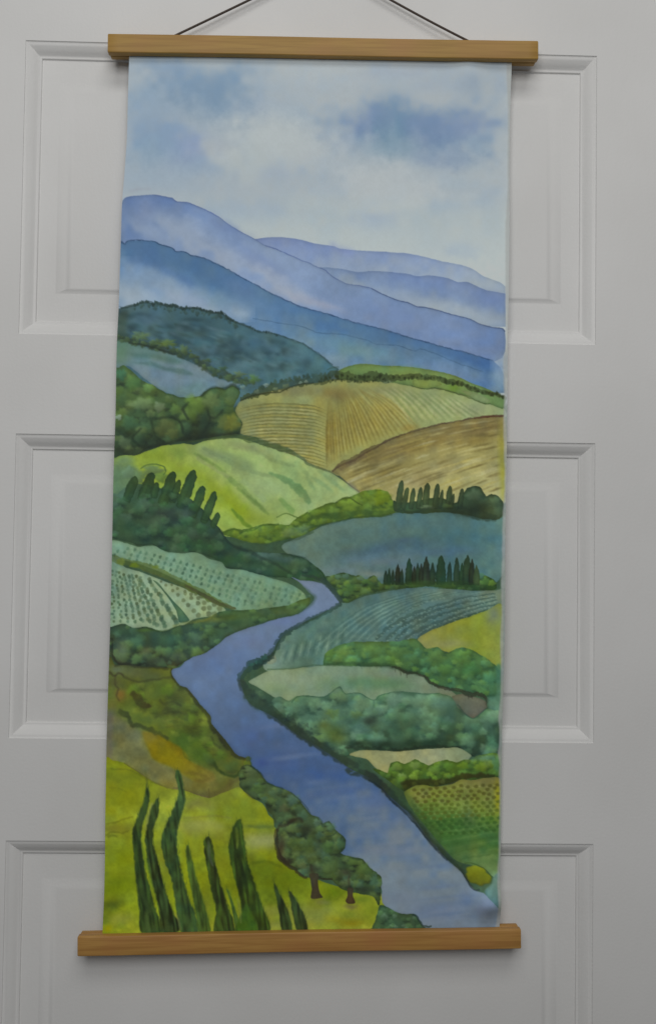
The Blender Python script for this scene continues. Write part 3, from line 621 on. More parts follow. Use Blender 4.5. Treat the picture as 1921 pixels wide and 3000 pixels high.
# --- teal field, right
ms = wash(H((-180, 500), (0, 425), (150, 350), (350, 305), (550, 285), (700, 262), (1050, 258), (1200, 285), (1430, 310), (1478, 300), (1478, 500), (1468, 700), (1420, 780), (1300, 830), (560, 830), (200, 800), (60, 700), (-160, 560)), [(98, 124, 110), (90, 118, 108), (78, 110, 108), (76, 112, 112), (84, 120, 114)], dirv=(1, .15), edge=.1, rough=1.5, pig=.1)
f = full(ms)
for (x, y, rx, ry, c, a, an) in [(560, 540, 260, 45, (68, 94, 112), .7, -.12), (850, 490, 260, 40, (70, 100, 112), .6, 0), (420, 610, 200, 40, (84, 112, 128), .7, -.1), (640, 620, 220, 40, (96, 118, 128), .75, -.12), (900, 560, 250, 30, (82, 112, 130), .6, 0), (400, 460, 200, 30, (82, 112, 104), .6, -.25), (650, 400, 200, 40, (84, 114, 112), .6, -.2), (1000, 340, 250, 40, (80, 114, 116), .6, 0), (1200, 430, 200, 60, (66, 108, 120), .6, 0), (300, 700, 200, 40, (104, 124, 132), .7, 0), (500, 720, 80, 30, (124, 132, 118), .6, 0), (1380, 380, 90, 60, (84, 126, 128), .6, 0), (1440, 600, 50, 120, (94, 128, 130), .6, 0), (760, 680, 100, 40, (104, 118, 138), .5, 0), (1100, 560, 200, 50, (68, 98, 118), .6, 0), (200, 380, 200, 30, (100, 126, 112), .6, -.3), (740, 470, 60, 20, (66, 92, 118), .4, -.15)]:
    p, = H((x, y)); glow(p[0], p[1], rx / 2.567, ry / 2.567, c, a, clip=f, ang=an)

# --- bush row with slim cypresses, right
ms = wash(G((840, 800), (930, 770), (1010, 775), (1100, 750), (1180, 735), (1280, 735), (1350, 740), (1420, 680), (1500, 640)) + H((0, 268), (80, 225), (150, 195), (220, 185), (270, 155), (310, 148), (350, 130), (400, 110), (440, 95), (550, 90), (610, 110), (640, 160), (660, 260), (560, 292), (350, 305), (200, 338), (100, 360), (0, 415)) + G((1400, 840), (1280, 860), (1150, 885), (1050, 870), (950, 840)), [(92, 122, 42), (88, 116, 44), (84, 110, 42)], dirv=(1, 0), edge=.3, rough=2, wl=14)
foliage(ms, 60, 8, 22, [(96, 122, 40), (86, 114, 46), (104, 128, 52), (78, 106, 52), (92, 112, 36)], (54, 82, 40), .5, .35)
for (x, y, r, ry, c) in [(560, 150, 90, 70, (100, 120, 24)), (450, 150, 60, 55, (92, 116, 36)), (320, 205, 110, 60, (100, 128, 48)), (200, 250, 60, 45, (96, 124, 50)), (60, 260, 60, 36, (94, 124, 46))]:
    p, = H((x, y)); blob(p[0], p[1], r / 2.567, ry / 2.567, c, .75, .6, .2, rim=.4)
stroke(H((0, 315), (100, 290), (200, 285), (330, 275), (420, 255), (520, 270), (650, 250)), [10, 14, 22, 16, 14, 14, 12], (54, 82, 40), .7, wj=.6, rough=3, feather=1)
stroke(H((-40, 405), (60, 365), (200, 340), (360, 300), (560, 288), (640, 275)), 6, (46, 72, 44), .6, rough=2)
stroke(H((215, 190), (265, 155), (310, 148), (350, 170), (390, 195), (420, 205)), 4, (56, 76, 30), .7)
stroke(H((-230, 300), (-160, 268), (-60, 300), (0, 265)), 4, (64, 92, 36), .6)
stroke(G((850, 805), (930, 770), (1020, 790), (1100, 770), (1150, 740), (1280, 735)), 5, (62, 92, 36), .6, rough=2)
for (x, y, r, ry, c) in [(1370, 800, 110, 50, (100, 122, 74)), (1460, 770, 80, 46, (82, 110, 84)), (1200, 800, 90, 50, (86, 116, 44)), (1080, 810, 70, 46, (98, 122, 40))]:
    p, = G((x, y)); blob(p[0], p[1], r / 2.567, ry / 2.567, c, .6, .7, .2, rim=.3)
stroke(G((900, 850), (1050, 875), (1180, 885), (1260, 862), (1330, 860), (1420, 845), (1540, 790)), 6, (58, 84, 54), .65, rough=2)
wash(H((650, 170), (700, 190), (850, 170), (1000, 150), (1110, 190), (1170, 130), (1200, 80), (1250, 62), (1300, 75), (1340, 140), (1380, 125), (1430, 140), (1470, 190), (1475, 250), (1450, 300), (1410, 318), (1300, 305), (1200, 280), (1040, 262), (850, 270), (700, 265), (655, 245)), [(60, 84, 52), (58, 80, 50), (64, 82, 56)], dirv=(1, 0), edge=.35, rough=2, wl=14)
for tx, ty, w in [(715, 20, 46), (757, 74, 40), (802, 76, 38), (857, 70, 38), (907, 40, 50), (982, 45, 46), (1018, 90, 30), (1076, 60, 44), (1102, 118, 26), (1166, 80, 42)]:
    bx = tx - 36 if tx < 800 else tx - 22
    (b, p) = H((bx, 235), (tx, ty)); conifer(b, p, w / 2.567, (54, 72, 46), (74, 94, 58), finger=True)
for (x, y, r, ry, c) in [(1250, 130, 80, 60, (74, 94, 68)), (1400, 190, 75, 60, (76, 100, 70)), (1330, 190, 60, 40, (62, 82, 56)), (1430, 250, 46, 50, (68, 88, 60)), (900, 220, 70, 20, (86, 104, 74)), (1050, 215, 60, 24, (70, 92, 50))]:
    p, = H((x, y)); blob(p[0], p[1], r / 2.567, ry / 2.567, c, .75, .6, .2, rim=.4)
stroke(H((660, 240), (800, 262), (900, 240), (1000, 235), (1150, 245), (1300, 285), (1420, 305)), [8, 8, 14, 14, 26, 30, 16], (40, 56, 40), .65, rough=3, feather=1.5)
glow(*H((1270, 235))[0], 60, 20, (38, 52, 38), .75)

# --- firs and hedge under the teal field
ms = wash(H((135, 745), (180, 735), (230, 722), (290, 718), (350, 735), (400, 738), (440, 765), (480, 745), (505, 738), (545, 780), (580, 800), (800, 790), (1250, 770), (1330, 735), (1390, 765), (1415, 800), (1400, 840), (1250, 850), (1100, 840), (900, 820), (750, 838), (640, 838), (540, 858), (420, 880), (340, 930), (290, 950), (255, 935), (230, 880), (170, 800), (120, 770)), [(64, 92, 56), (66, 94, 50), (52, 80, 44), (52, 86, 42)], dirv=(1, 0), edge=.35, rough=2.5, wl=12)
foliage(ms, 60, 7, 18, [(74, 100, 54), (62, 92, 46), (58, 86, 56), (78, 102, 44)], (38, 58, 40), .5, .35)
for (x, y, r, ry, c) in [(230, 745, 36, 26, (74, 106, 84)), (290, 740, 36, 26, (70, 100, 84)), (400, 755, 36, 24, (80, 108, 86)), (500, 765, 38, 32, (86, 104, 50)), (1330, 780, 50, 40, (76, 112, 52)), (1380, 790, 36, 30, (92, 124, 46)), (320, 830, 70, 40, (64, 96, 48)), (180, 760, 36, 30, (80, 104, 60)), (1300, 740, 30, 34, (66, 104, 72))]:
    p, = H((x, y)); blob(p[0], p[1], r / 2.567, ry / 2.567, c, .75, .5, .2, rim=.4)
for tx, ty, w, d in [(592, 700, 34, 0), (618, 680, 30, 1), (645, 690, 26, 0), (682, 645, 44, 2), (712, 680, 32, 0), (768, 602, 62, 1), (805, 665, 36, 2), (832, 640, 40, 0), (858, 645, 36, 2), (895, 595, 66, 2), (942, 640, 44, 0), (1005, 585, 80, 1), (1068, 632, 42, 0), (1122, 600, 54, 0), (1160, 640, 46, 1), (1202, 582, 74, 0), (1235, 610, 50, 2), (1268, 655, 50, 3)]:
    (b, p) = H((tx - 2, 805), (tx, ty)); conifer(b, p, w / 2.567, [(38, 60, 42), (34, 62, 40), (40, 48, 34), (62, 80, 44)][d], (54, 78, 50))
stroke(H((570, 800), (700, 800), (850, 790), (1000, 810), (1150, 800), (1280, 820), (1400, 835)), [8, 12, 16, 16, 20, 14, 8], (44, 72, 38), .6, rough=3, feather=1)
glow(*H((800, 800))[0], 30, 10, (66, 98, 40), .6); glow(*H((1040, 810))[0], 26, 10, (60, 94, 44), .6)
# --- teal vineyard right of the river
vin = J((575, 130), (620, 128), (700, 95), (850, 62), (960, 46), (1150, 48), (1300, 58), (1440, 58), (1476, 50), (1478, 140), (1400, 162), (1250, 212), (1100, 272), (1010, 325), (980, 345), (900, 352), (800, 360), (700, 360), (520, 410), (480, 480), (330, 496), (160, 512), (140, 470), (200, 420), (240, 330), (310, 270), (420, 225), (500, 178))
ms = wash(vin, [(112, 134, 116), (84, 118, 104), (80, 112, 106), (84, 116, 112), (88, 116, 108), (104, 122, 100)], dirv=(1, -.35), edge=.12, rough=1.5, pig=.16)
f = full(ms)
for k in range(170):
    x = 260 + 1180 * rs.rand(); y = 60 + 420 * rs.rand(); p, = J((x, y))
    glow(p[0], p[1], 10 + 14 * rs.rand(), 5 + 5 * rs.rand(), [(70, 104, 96), (100, 130, 118), (74, 102, 102), (92, 126, 104)][rs.randint(4)], .38, clip=f, ang=-.5)
rows = [((1440, 75), (1260, 100), (1100, 150), (960, 200), (850, 265), (770, 335)), ((1440, 95), (1280, 125), (1130, 165), (1000, 215), (900, 270), (830, 340)), ((1450, 110), (1300, 145), (1150, 190), (1020, 240), (930, 290), (880, 340)), ((1470, 130), (1320, 165), (1180, 215), (1060, 262), (970, 305), (930, 340)), ((1400, 160), (1250, 212), (1100, 268), (1010, 322)), ((1200, 80), (1050, 120), (900, 190), (840, 250))]
for i, r in enumerate(rows):
    stroke(J(*r), [3, 5, 7, 9, 11, 9], (56, 82, 74), .7 if i < 5 else .5, wj=.9, rough=2, wl=9)
    q = spline(J(*r), False, 9)
    for x, y in q: blob(x + rs.randn() * 2, y + 4 + rs.randn() * 2, 3.5 + 2 * rs.rand(), 2.6, (116, 144, 130), .6, .8)
for k in range(14):
    x = 235 + k * 26; y0 = 460 - 6 * k; y1 = 400 - 10 * k
    stroke(J((x - 10, y0 + 24), (x, y0 - 10), (x + 24, y1 - 20)), [3, 6, 3], (58, 90, 82) if k % 2 else (124, 152, 132), .65, wj=.7, rough=2, taper=True, feather=.7)
for k in range(60):
    x = 420 + 560 * rs.rand(); y = 330 - (x - 420) * .3 * rs.rand() - 160 * rs.rand(); p, = J((x, y))
    stroke([p, (p[0] + 12, p[1] - 9)], 3, [(62, 94, 90), (104, 132, 118)][rs.randint(2)], .35 * float(f[int((p[1] - PY0) * PS), int((p[0] - PX0) * PS)]), taper=True)
for k in range(12):
    a = k / 11.0
    stroke(J((1380 - 420 * a, 66 + 4 * a), (1080 - 360 * a, 110 + 40 * a), (860 - 320 * a, 210 + 60 * a), (720 - 320 * a, 335 + 60 * a)), [2, 3.4, 4.2, 3.4], (64, 96, 88) if k % 2 else (112, 142, 128), .5, wj=.9, rough=1.5, wl=9, feather=.5)
wash(J((155, 465), (200, 420), (215, 460), (180, 475)), [(128, 138, 110)], alpha=.7)
# yellow field
ms = wash(J((1005, 335), (1100, 277), (1300, 203), (1400, 166), (1478, 145), (1476, 495), (1400, 445), (1300, 405), (1200, 410), (1120, 390), (1060, 392)), [(138, 140, 80), (138, 146, 64), (128, 142, 46), (124, 136, 64)], dirv=(1, .1), edge=.12, pig=.1)
glow(*J((1430, 210))[0], 24, 30, (108, 122, 104), .8, clip=full(ms)); glow(*J((1180, 350))[0], 50, 14, (134, 138, 94), .6, clip=full(ms))
# pale field
ms = wash(J((55, 572), (170, 512), (330, 498), (480, 482), (560, 472), (680, 488), (860, 492), (940, 525), (1030, 535), (1070, 585), (1180, 615), (1230, 660), (1240, 720), (1060, 700), (700, 720), (330, 700), (230, 670), (190, 655), (110, 605)), [(126, 144, 110), (120, 142, 112), (112, 138, 108), (112, 132, 106), (104, 116, 94)], dirv=(1, .1), edge=.1, pig=.08)
f = full(ms)
for (x, y, rx, ry, c, a) in [(650, 580, 220, 36, (84, 124, 92), .75), (850, 590, 120, 36, (86, 128, 88), .6), (300, 560, 200, 40, (130, 146, 120), .6), (600, 520, 200, 26, (120, 140, 116), .6), (860, 525, 70, 22, (112, 126, 108), .7), (1020, 570, 60, 26, (122, 138, 114), .7), (1150, 630, 60, 20, (114, 128, 106), .6), (210, 620, 70, 30, (116, 142, 104), .6)]:
    p, = J((x, y)); glow(p[0], p[1], rx / 1.925, ry / 1.925, c, a, clip=f)
wash(J((1195, 660), (1250, 640), (1300, 650), (1385, 680), (1392, 722), (1320, 778), (1260, 745)), [(100, 104, 84), (98, 96, 80)], edge=.2)
# green bush row above it
ms = wash(J((475, 478), (488, 412), (540, 380), (600, 355), (700, 350), (820, 345), (900, 345), (980, 332), (1020, 348), (1060, 385), (1120, 378), (1170, 408), (1240, 378), (1310, 390), (1390, 440), (1450, 490), (1472, 560), (1466, 640), (1420, 660), (1300, 638), (1200, 612), (1120, 602), (1080, 582), (1040, 532), (950, 520), (870, 490), (750, 486), (640, 486), (520, 480)), [(84, 118, 62), (74, 112, 62), (62, 100, 62), (56, 96, 68)], edge=.3, rough=2.5, wl=16)
foliage(ms, 70, 10, 28, [(88, 120, 60), (72, 110, 62), (80, 116, 52), (64, 106, 72), (70, 112, 76)], (44, 78, 56), .5, .35)
for (x, y, r, ry, c) in [(600, 400, 70, 40, (90, 120, 58)), (1110, 430, 70, 50, (84, 118, 62)), (1250, 430, 80, 50, (78, 118, 58)), (1410, 560, 50, 70, (68, 118, 84)), (1300, 500, 70, 50, (62, 108, 58)), (900, 400, 90, 40, (84, 120, 62)), (760, 400, 80, 40, (78, 112, 58)), (1160, 500, 60, 40, (76, 116, 56)), (1350, 590, 60, 40, (74, 116, 72))]:
    p, = J((x, y)); blob(p[0], p[1], r / 1.925, ry / 1.925, c, .65, .6, .2, rim=.35)
stroke(J((480, 475), (600, 470), (720, 475), (850, 485), (950, 515), (1040, 530)), [6, 8, 10, 14, 12, 10], (46, 70, 46), .6, rough=2.5, feather=1)
stroke(J((860, 488), (910, 500), (950, 522), (1000, 522), (1050, 548), (1085, 580), (1140, 602), (1220, 618), (1290, 638), (1370, 648), (1400, 690)), [5, 8, 7, 6, 7, 10, 9, 9, 14, 12, 10], (48, 50, 38), .8, wj=.8, rough=3, wl=8)
for x, y, l in [(690, 488, 8), (735, 488, 9), (775, 488, 8), (880, 500, 12), (910, 512, 16), (945, 525, 14), (1085, 585, 10), (1140, 605, 10), (1290, 640, 16), (1310, 645, 12), (1390, 680, 14)]:
    p, = J((x, y)); stroke([p, (p[0] + 1, p[1] + l)], 4, (48, 50, 40), .8, taper=True)
stroke(J((160, 505), (300, 500), (420, 480), (520, 482), (640, 486)), 3.5, (64, 92, 60), .6, rough=1.5)
wash(J((1440, 490), (1476, 490), (1474, 780), (1440, 740), (1405, 720), (1400, 660), (1450, 640)), [(70, 118, 86), (74, 120, 98), (92, 132, 116)], alpha=.85, edge=.15, feather=2)
# --- great bush mass
ms = wash(J((185, 690), (230, 655), (280, 682), (330, 655), (400, 652), (480, 657), (520, 632), (570, 602), (600, 640), (680, 638), (760, 676), (790, 652), (900, 628), (1060, 642), (1130, 636), (1200, 660), (1250, 742), (1320, 776), (1390, 726), (1440, 735), (1470, 745), (1462, 860), (1472, 990), (1400, 1000), (1320, 995), (1260, 955), (1160, 940), (1000, 955), (900, 965), (700, 955), (610, 945), (620, 990), (560, 990), (450, 905), (300, 800)), [(94, 126, 98), (84, 118, 90), (74, 106, 80), (56, 84, 62), (42, 62, 46)], dirv=(.1, 1), edge=.3, rough=2.5, wl=18)
foliage(ms, 120, 14, 36, [(90, 124, 92), (78, 112, 84), (84, 118, 74), (72, 108, 88), (64, 100, 72), (98, 130, 104)], (48, 76, 60), .42, .35)
for (x, y, r, ry, c) in [(570, 660, 60, 44, (92, 122, 88)), (420, 690, 70, 40, (90, 120, 84)), (690, 700, 70, 56, (92, 122, 92)), (880, 670, 90, 50, (96, 126, 104)), (1000, 680, 100, 50, (94, 126, 100)), (1140, 690, 90, 60, (84, 116, 96)), (530, 750, 50, 36, (86, 112, 54)), (660, 760, 46, 34, (86, 114, 66)), (880, 770, 50, 60, (78, 112, 84)), (1000, 780, 90, 60, (76, 106, 78)), (1180, 830, 60, 50, (58, 92, 62)), (1050, 840, 50, 40, (78, 106, 70)), (660, 840, 110, 40, (70, 102, 90)), (930, 880, 60, 40, (66, 96, 64)), (1400, 800, 60, 60, (82, 118, 96)), (1420, 920, 46, 60, (72, 116, 84)), (1340, 850, 60, 60, (70, 108, 78)), (760, 740, 60, 46, (72, 104, 88)), (350, 720, 60, 46, (78, 110, 84))]:
    p, = J((x, y)); blob(p[0], p[1], r / 1.925, ry / 1.925, c, .6, .65, .2, rim=.35)
for (x, y, rx, ry, c) in [(740, 800, 60, 26, (48, 62, 54)), (520, 870, 70, 50, (78, 98, 40)), (480, 820, 40, 30, (84, 100, 48)), (560, 900, 40, 26, (84, 104, 52)), (800, 930, 120, 24, (38, 54, 36)), (1050, 925, 120, 26, (34, 56, 38)), (660, 925, 60, 18, (30, 44, 30)), (1170, 920, 60, 30, (42, 66, 48)), (1200, 760, 60, 60, (64, 96, 78)), (900, 840, 50, 60, (54, 84, 64)), (600, 800, 60, 30, (60, 92, 80))]:
    p, = J((x, y)); glow(p[0], p[1], rx / 1.925, ry / 1.925, c, .75)
for pts in [((300, 690), (340, 656), (480, 658), (520, 632), (570, 602), (600, 640), (680, 638), (760, 678), (800, 650), (900, 628), (1060, 642), (1130, 636))]:
    stroke(J(*pts), 3, (52, 86, 64), .7, rough=1.5)
stroke(J((760, 680), (760, 720)), 5, (50, 80, 66), .5, feather=1); stroke(J((1230, 700), (1270, 750), (1320, 778), (1390, 725)), 3.5, (52, 80, 66), .7)
stroke(J((605, 940), (700, 948), (800, 955), (900, 962), (1000, 950), (1100, 938), (1170, 940), (1250, 945)), [10, 12, 12, 14, 12, 12, 8, 6], (34, 46, 32), .75, wj=.8, rough=3, wl=9, feather=.8)
# pale strip and bush row under it
wash(J((625, 985), (700, 960), (900, 968), (1000, 958), (1160, 948), (1240, 946), (1310, 992), (1250, 1030), (1000, 1060), (840, 1100), (770, 1060), (720, 1010)), [(134, 138, 92), (140, 142, 96), (140, 146, 108), (122, 140, 108)], dirv=(1, 0), edge=.1)
ms = wash(N((400, 150), (470, 165), (520, 185), (540, 110), (600, 88), (660, 112), (740, 72), (800, 95), (850, 122), (920, 95), (1000, 76), (1090, 95), (1140, 74), (1200, 72), (1260, 40), (1380, 20), (1440, 40), (1443, 190), (1400, 218), (1250, 236), (1110, 240), (1000, 280), (900, 292), (740, 288), (660, 335), (540, 260)), [(88, 116, 44), (76, 106, 38), (64, 92, 36), (50, 64, 30)], edge=.3, rough=2, wl=14)
foliage(ms, 46, 9, 20, [(92, 118, 40), (80, 110, 36), (98, 120, 60), (70, 102, 44)], (50, 72, 32), .5, .35)
for (x, y, r, ry, c) in [(590, 135, 55, 45, (94, 118, 54)), (740, 120, 60, 45, (98, 120, 60)), (910, 150, 60, 45, (84, 116, 46)), (1140, 120, 60, 40, (90, 116, 30)), (1280, 130, 70, 50, (96, 120, 34)), (1410, 100, 50, 90, (72, 116, 80)), (1020, 130, 60, 45, (76, 112, 40))]:
    p, = N((x, y)); blob(p[0], p[1], r / 2.8, ry / 2.8, c, .7, .6, .2, rim=.35)
stroke(N((640, 300), (750, 260), (900, 270), (1050, 250), (1120, 215), (1250, 205), (1400, 205)), [26, 22, 18, 22, 16, 14, 6], (48, 46, 22), .75, wj=.7, rough=3, feather=1.5)
stroke(N((1200, 75), (1260, 60), (1400, 55)), 14, (84, 124, 104), .7, feather=3)
# lower right vineyard
ms = wash(N((655, 345), (700, 310), (750, 288), (820, 285), (900, 294), (1050, 278), (1110, 240), (1200, 242), (1300, 228), (1430, 222), (1448, 300), (1450, 600), (1436, 1010), (1380, 1030), (1300, 960), (1180, 930), (1080, 900), (980, 800), (880, 680), (780, 560), (690, 430)), [(118, 114, 56), (112, 122, 54), (108, 126, 52), (68, 106, 46), (66, 104, 48), (86, 116, 62), (110, 138, 86)], dirv=(-.12, 1), edge=.12, pig=.12)
f = full(ms)
for (x, y, rx, ry, c, a) in [(1420, 400, 36, 160, (138, 138, 26), .85), (1060, 600, 180, 70, (62, 100, 40), .7), (1000, 680, 100, 60, (54, 100, 44), .6), (800, 370, 100, 60, (120, 122, 62), .6), (1250, 700, 150, 60, (66, 108, 60), .5), (1330, 870, 90, 30, (106, 130, 70), .7), (1180, 560, 60, 80, (74, 98, 66), .5), (1400, 1040, 40, 40, (112, 144, 108), .7)]:
    p, = N((x, y)); glow(p[0], p[1], rx / 2.8, ry / 2.8, c, a, clip=f)
for k in range(12):
    for j in range(13):
        x = 740 + j * 62 + (k % 2) * 30 + rs.randn() * 7; y = 320 + k * 34 - (x - 740) * .06 + rs.randn() * 5
        p, = N((x, y)); iy, ix = int((p[1] - PY0) * PS), int((p[0] - PX0) * PS)
        if 0 <= iy < PH and 0 <= ix < PW and f[iy, ix] > .9:
            blob(p[0], p[1], 9.0, 7.0, [(80, 80, 32), (78, 92, 32), (52, 86, 36)][min(2, k // 4)], .7, .6, .1, clip=f)
            blob(p[0] - 9, p[1] + 3, 5, 4, [(140, 138, 84), (128, 140, 74), (92, 124, 62)][min(2, k // 4)], .4, .8, .3, clip=f)
for k in range(9):
    y = 640 + k * 34; stroke(N((900 + k * 26, y + 40), (1150, y + 6), (1430, y - 40)), 5, (58, 92, 42) if k % 2 else (94, 124, 66), .4, wj=.8, rough=2, feather=1.5)
blob(*N((1255, 1022))[0], 43, 29, (104, 110, 20), .95, .2, .12, ang=.35, rim=.25)
stroke(N((1150, 925), (1200, 920), (1260, 940), (1330, 985), (1370, 1040)), 3, (60, 84, 34), .7)
wash(N((1310, 1140), (1370, 1090), (1390, 1030), (1432, 1010), (1430, 1200), (1418, 1262), (1380, 1245), (1330, 1190)), [(100, 130, 110), (80, 112, 106), (72, 104, 104)], edge=.15, feather=1)

# --- dark woods, left
ms = wash(G((32, 560), (60, 520), (140, 450), (250, 430), (340, 450), (420, 470), (520, 500), (610, 540), (700, 620), (780, 720), (835, 770), (900, 865), (1000, 920), (1100, 945), (1300, 955), (1420, 975), (1500, 1010), (1600, 1090), (1640, 1170), (1540, 1205), (1370, 1145), (1200, 1132), (1000, 1085), (880, 1065), (820, 1015), (700, 962), (600, 945), (480, 945), (400, 925), (320, 892), (220, 895), (150, 872), (40, 845), (22, 780)), [(62, 90, 62), (54, 82, 62), (48, 76, 58), (46, 82, 52)], dirv=(.4, 1), edge=.3, rough=2.5, wl=16)
fol = ms
wash(G((40, 300), (130, 290), (200, 300), (240, 350), (200, 480), (140, 560), (40, 620)), [(92, 124, 98), (80, 110, 88)], alpha=.85, edge=.05, feather=5)
for (x, y, r, ry, c) in [(330, 330, 100, 48, (88, 112, 76)), (230, 380, 60, 60, (84, 112, 78)), (150, 350, 60, 60, (90, 118, 92)), (390, 380, 60, 50, (86, 116, 56))]:
    p, = G((x, y)); blob(p[0], p[1], r / 2.567, ry / 2.567, c, .75, .5, .2, rim=.3)
stroke(G((240, 320), (280, 292), (350, 285), (410, 300), (430, 340), (410, 365)), 4, (62, 92, 54), .7)
for (b, t_, w) in [((130, 560), (208, 380), 76), ((245, 560), (330, 348), 86), ((335, 540), (364, 420), 60), ((400, 590), (490, 342), 86), ((475, 570), (530, 400), 60), ((535, 610), (646, 328), 88), ((620, 680), (712, 448), 76), ((710, 720), (800, 488), 70), ((775, 760), (824, 648), 50)]:
    (bb, tt) = G(b, t_); conifer(bb, tt, w * .95 / 2.567, (50, 78, 48), (64, 98, 56), finger=True)
foliage(fol, 85, 10, 28, [(62, 92, 66), (54, 86, 58), (72, 100, 72), (50, 88, 56), (64, 88, 74)], (36, 58, 50), .45, .35)
for (x, y, rx, ry, c) in [(420, 650, 110, 40, (54, 68, 66)), (340, 720, 60, 36, (80, 104, 78)), (200, 600, 70, 40, (66, 98, 68)), (180, 780, 100, 50, (52, 88, 62)), (580, 660, 50, 40, (72, 94, 90)), (550, 780, 90, 50, (62, 96, 62)), (700, 900, 150, 40, (52, 92, 54)), (900, 1000, 150, 36, (50, 90, 50)), (1150, 1050, 200, 40, (62, 96, 66)), (1150, 960, 140, 30, (86, 116, 110)), (1380, 1040, 100, 40, (76, 104, 66)), (1300, 990, 90, 26, (68, 98, 96)), (800, 820, 60, 50, (44, 66, 56)), (980, 900, 80, 30, (52, 74, 62)), (260, 850, 160, 20, (44, 70, 54)), (100, 720, 50, 60, (58, 92, 62)), (480, 700, 40, 36, (44, 58, 56))]:
    p, = G((x, y)); glow(p[0], p[1], rx / 2.567, ry / 2.567, c, .6, clip=full(fol))
stroke(G((840, 780), (880, 860), (960, 910), (1060, 945), (1150, 990), (1260, 1040), (1360, 1100)), [5, 8, 12, 10, 8, 8, 6], (38, 56, 46), .6, rough=2, feather=1)
stroke(G((1290, 955), (1400, 968), (1480, 995), (1540, 1060), (1620, 1150)), 4, (48, 72, 60), .6, rough=1.5)
stroke(G((690, 690), (740, 710), (775, 640), (805, 520)), 3, (36, 56, 38), .5)
# --- dotted vineyards, left
wash(I((70, 88), (180, 105), (270, 132), (380, 125), (480, 172), (600, 182), (700, 180), (800, 222), (900, 252), (940, 300), (1060, 310), (1200, 352), (1380, 402), (1490, 460), (1540, 520), (1490, 575), (1300, 610), (1150, 620), (1010, 620), (900, 560), (770, 490), (600, 400), (400, 310), (200, 240), (66, 225)), [(118, 150, 122), (112, 146, 118), (108, 142, 114), (102, 134, 100)], dirv=(1, .2), edge=.15, rough=2)
ms2 = wash(I((60, 215), (180, 290), (300, 328), (420, 378), (560, 428), (760, 515), (910, 592), (925, 622), (830, 656), (700, 676), (580, 740), (450, 775), (330, 738), (230, 748), (150, 716), (50, 752), (56, 500)), [(116, 148, 122), (130, 154, 126), (134, 156, 122), (128, 148, 106)], dirv=(1, .3), edge=.12, rough=1.5)
wash(I((380, 385), (420, 405), (470, 470), (540, 550), (600, 610), (655, 690), (580, 705), (555, 620), (500, 530), (440, 450)), [(92, 128, 96), (72, 108, 80), (70, 106, 80)], edge=.2, rough=1)
for k in range(30):                                  # upper vineyard
    for j in range(13):
        x = 85 + k * 50 - j * 16 + rs.randn() * 5; y = 115 + j * 36 + k * 13.5 + rs.randn() * 4
        yt = np.interp(x, [80, 380, 700, 940, 1200, 1500], [105, 145, 205, 315, 370, 475]) + 14; yb = np.interp(x, [80, 400, 770, 1010, 1300, 1540], [205, 290, 465, 585, 590, 540]) - 10
        if yt < y < yb:
            p, = I((x, y)); s = 1.0 if x < 950 else .7
            blob(p[0], p[1], 5.6, 7.6, np.array([66, 100, 78]) * (.88 + .3 * rs.rand()), (.45 + .35 * rs.rand()) * s, .6, .15, ang=.5)
            blob(p[0] + 9, p[1] - 3, 5.0, 4.2, (128, 154, 128), .55 * s, .8, .3)
for k in range(11):                                  # rows of the lower vineyard run down to the right
    x0 = 95 + k * 30; y0 = 310 + k * 7
    if k == 9: continue
    for j in range(24):
        u = j / 16.0
        x = x0 - 30 + (k * 24 - 10) * u + rs.randn() * 5 - 20; y = y0 + (400 - k * 5) * u + rs.randn() * 4
        yb = np.interp(x, [60, 150, 330, 450, 580], [735, 700, 722, 755, 715]) - 8
        yt = np.interp(x, [60, 300, 560], [300, 340, 440])
        if yt < y < yb and x > 62:
            p, = I((x, y)); r = 4.2 + .5 * k * (.6 + .5 * u)
            blob(p[0], p[1], r, r * 1.15, np.array([(70, 100, 78), (74, 94, 62), (66, 96, 70)][rs.randint(3)]) * (.88 + .25 * rs.rand()), .5 + .35 * rs.rand(), .5, .12)
for (pts, n, r0, r1) in [(((440, 395), (560, 490), (640, 570), (720, 650)), 8, 5, 10), (((520, 420), (640, 500), (730, 570), (800, 640)), 7, 5, 11), (((620, 470), (720, 520), (800, 590), (840, 640)), 6, 6, 11), (((700, 490), (800, 540), (880, 600)), 5, 6, 11)]:
    q = spline(I(*pts), False, 1); idx = np.linspace(0, len(q) - 1, n).astype(int)
    for a, i in enumerate(idx):
        r = r0 + (r1 - r0) * a / n
        blob(q[i, 0], q[i, 1], r, r, np.array([92, 106, 72]) * (.9 + .2 * rs.rand()), .75, .4, .08)
stroke(I((85, 225), (180, 250), (300, 280), (450, 335), (600, 410), (760, 490), (880, 560), (1000, 605)), [22, 20, 22, 22, 20, 20, 18, 8], (84, 104, 48), .9, wj=.3, rough=2)
stroke(I((620, 425), (760, 498), (880, 565), (1005, 606)), [6, 10, 14, 5], (70, 70, 46), .75, rough=1.5)
stroke(I((300, 310), (450, 360), (600, 430), (700, 480)), 6, (78, 86, 52), .6, rough=1.5, feather=1)
blob(*I((140, 245))[0], 16, 14, (108, 128, 56), .9, .5); blob(*I((240, 272))[0], 18, 10, (98, 120, 30), .85, .6); blob(*I((400, 285))[0], 14, 7, (96, 118, 40), .7, .6)
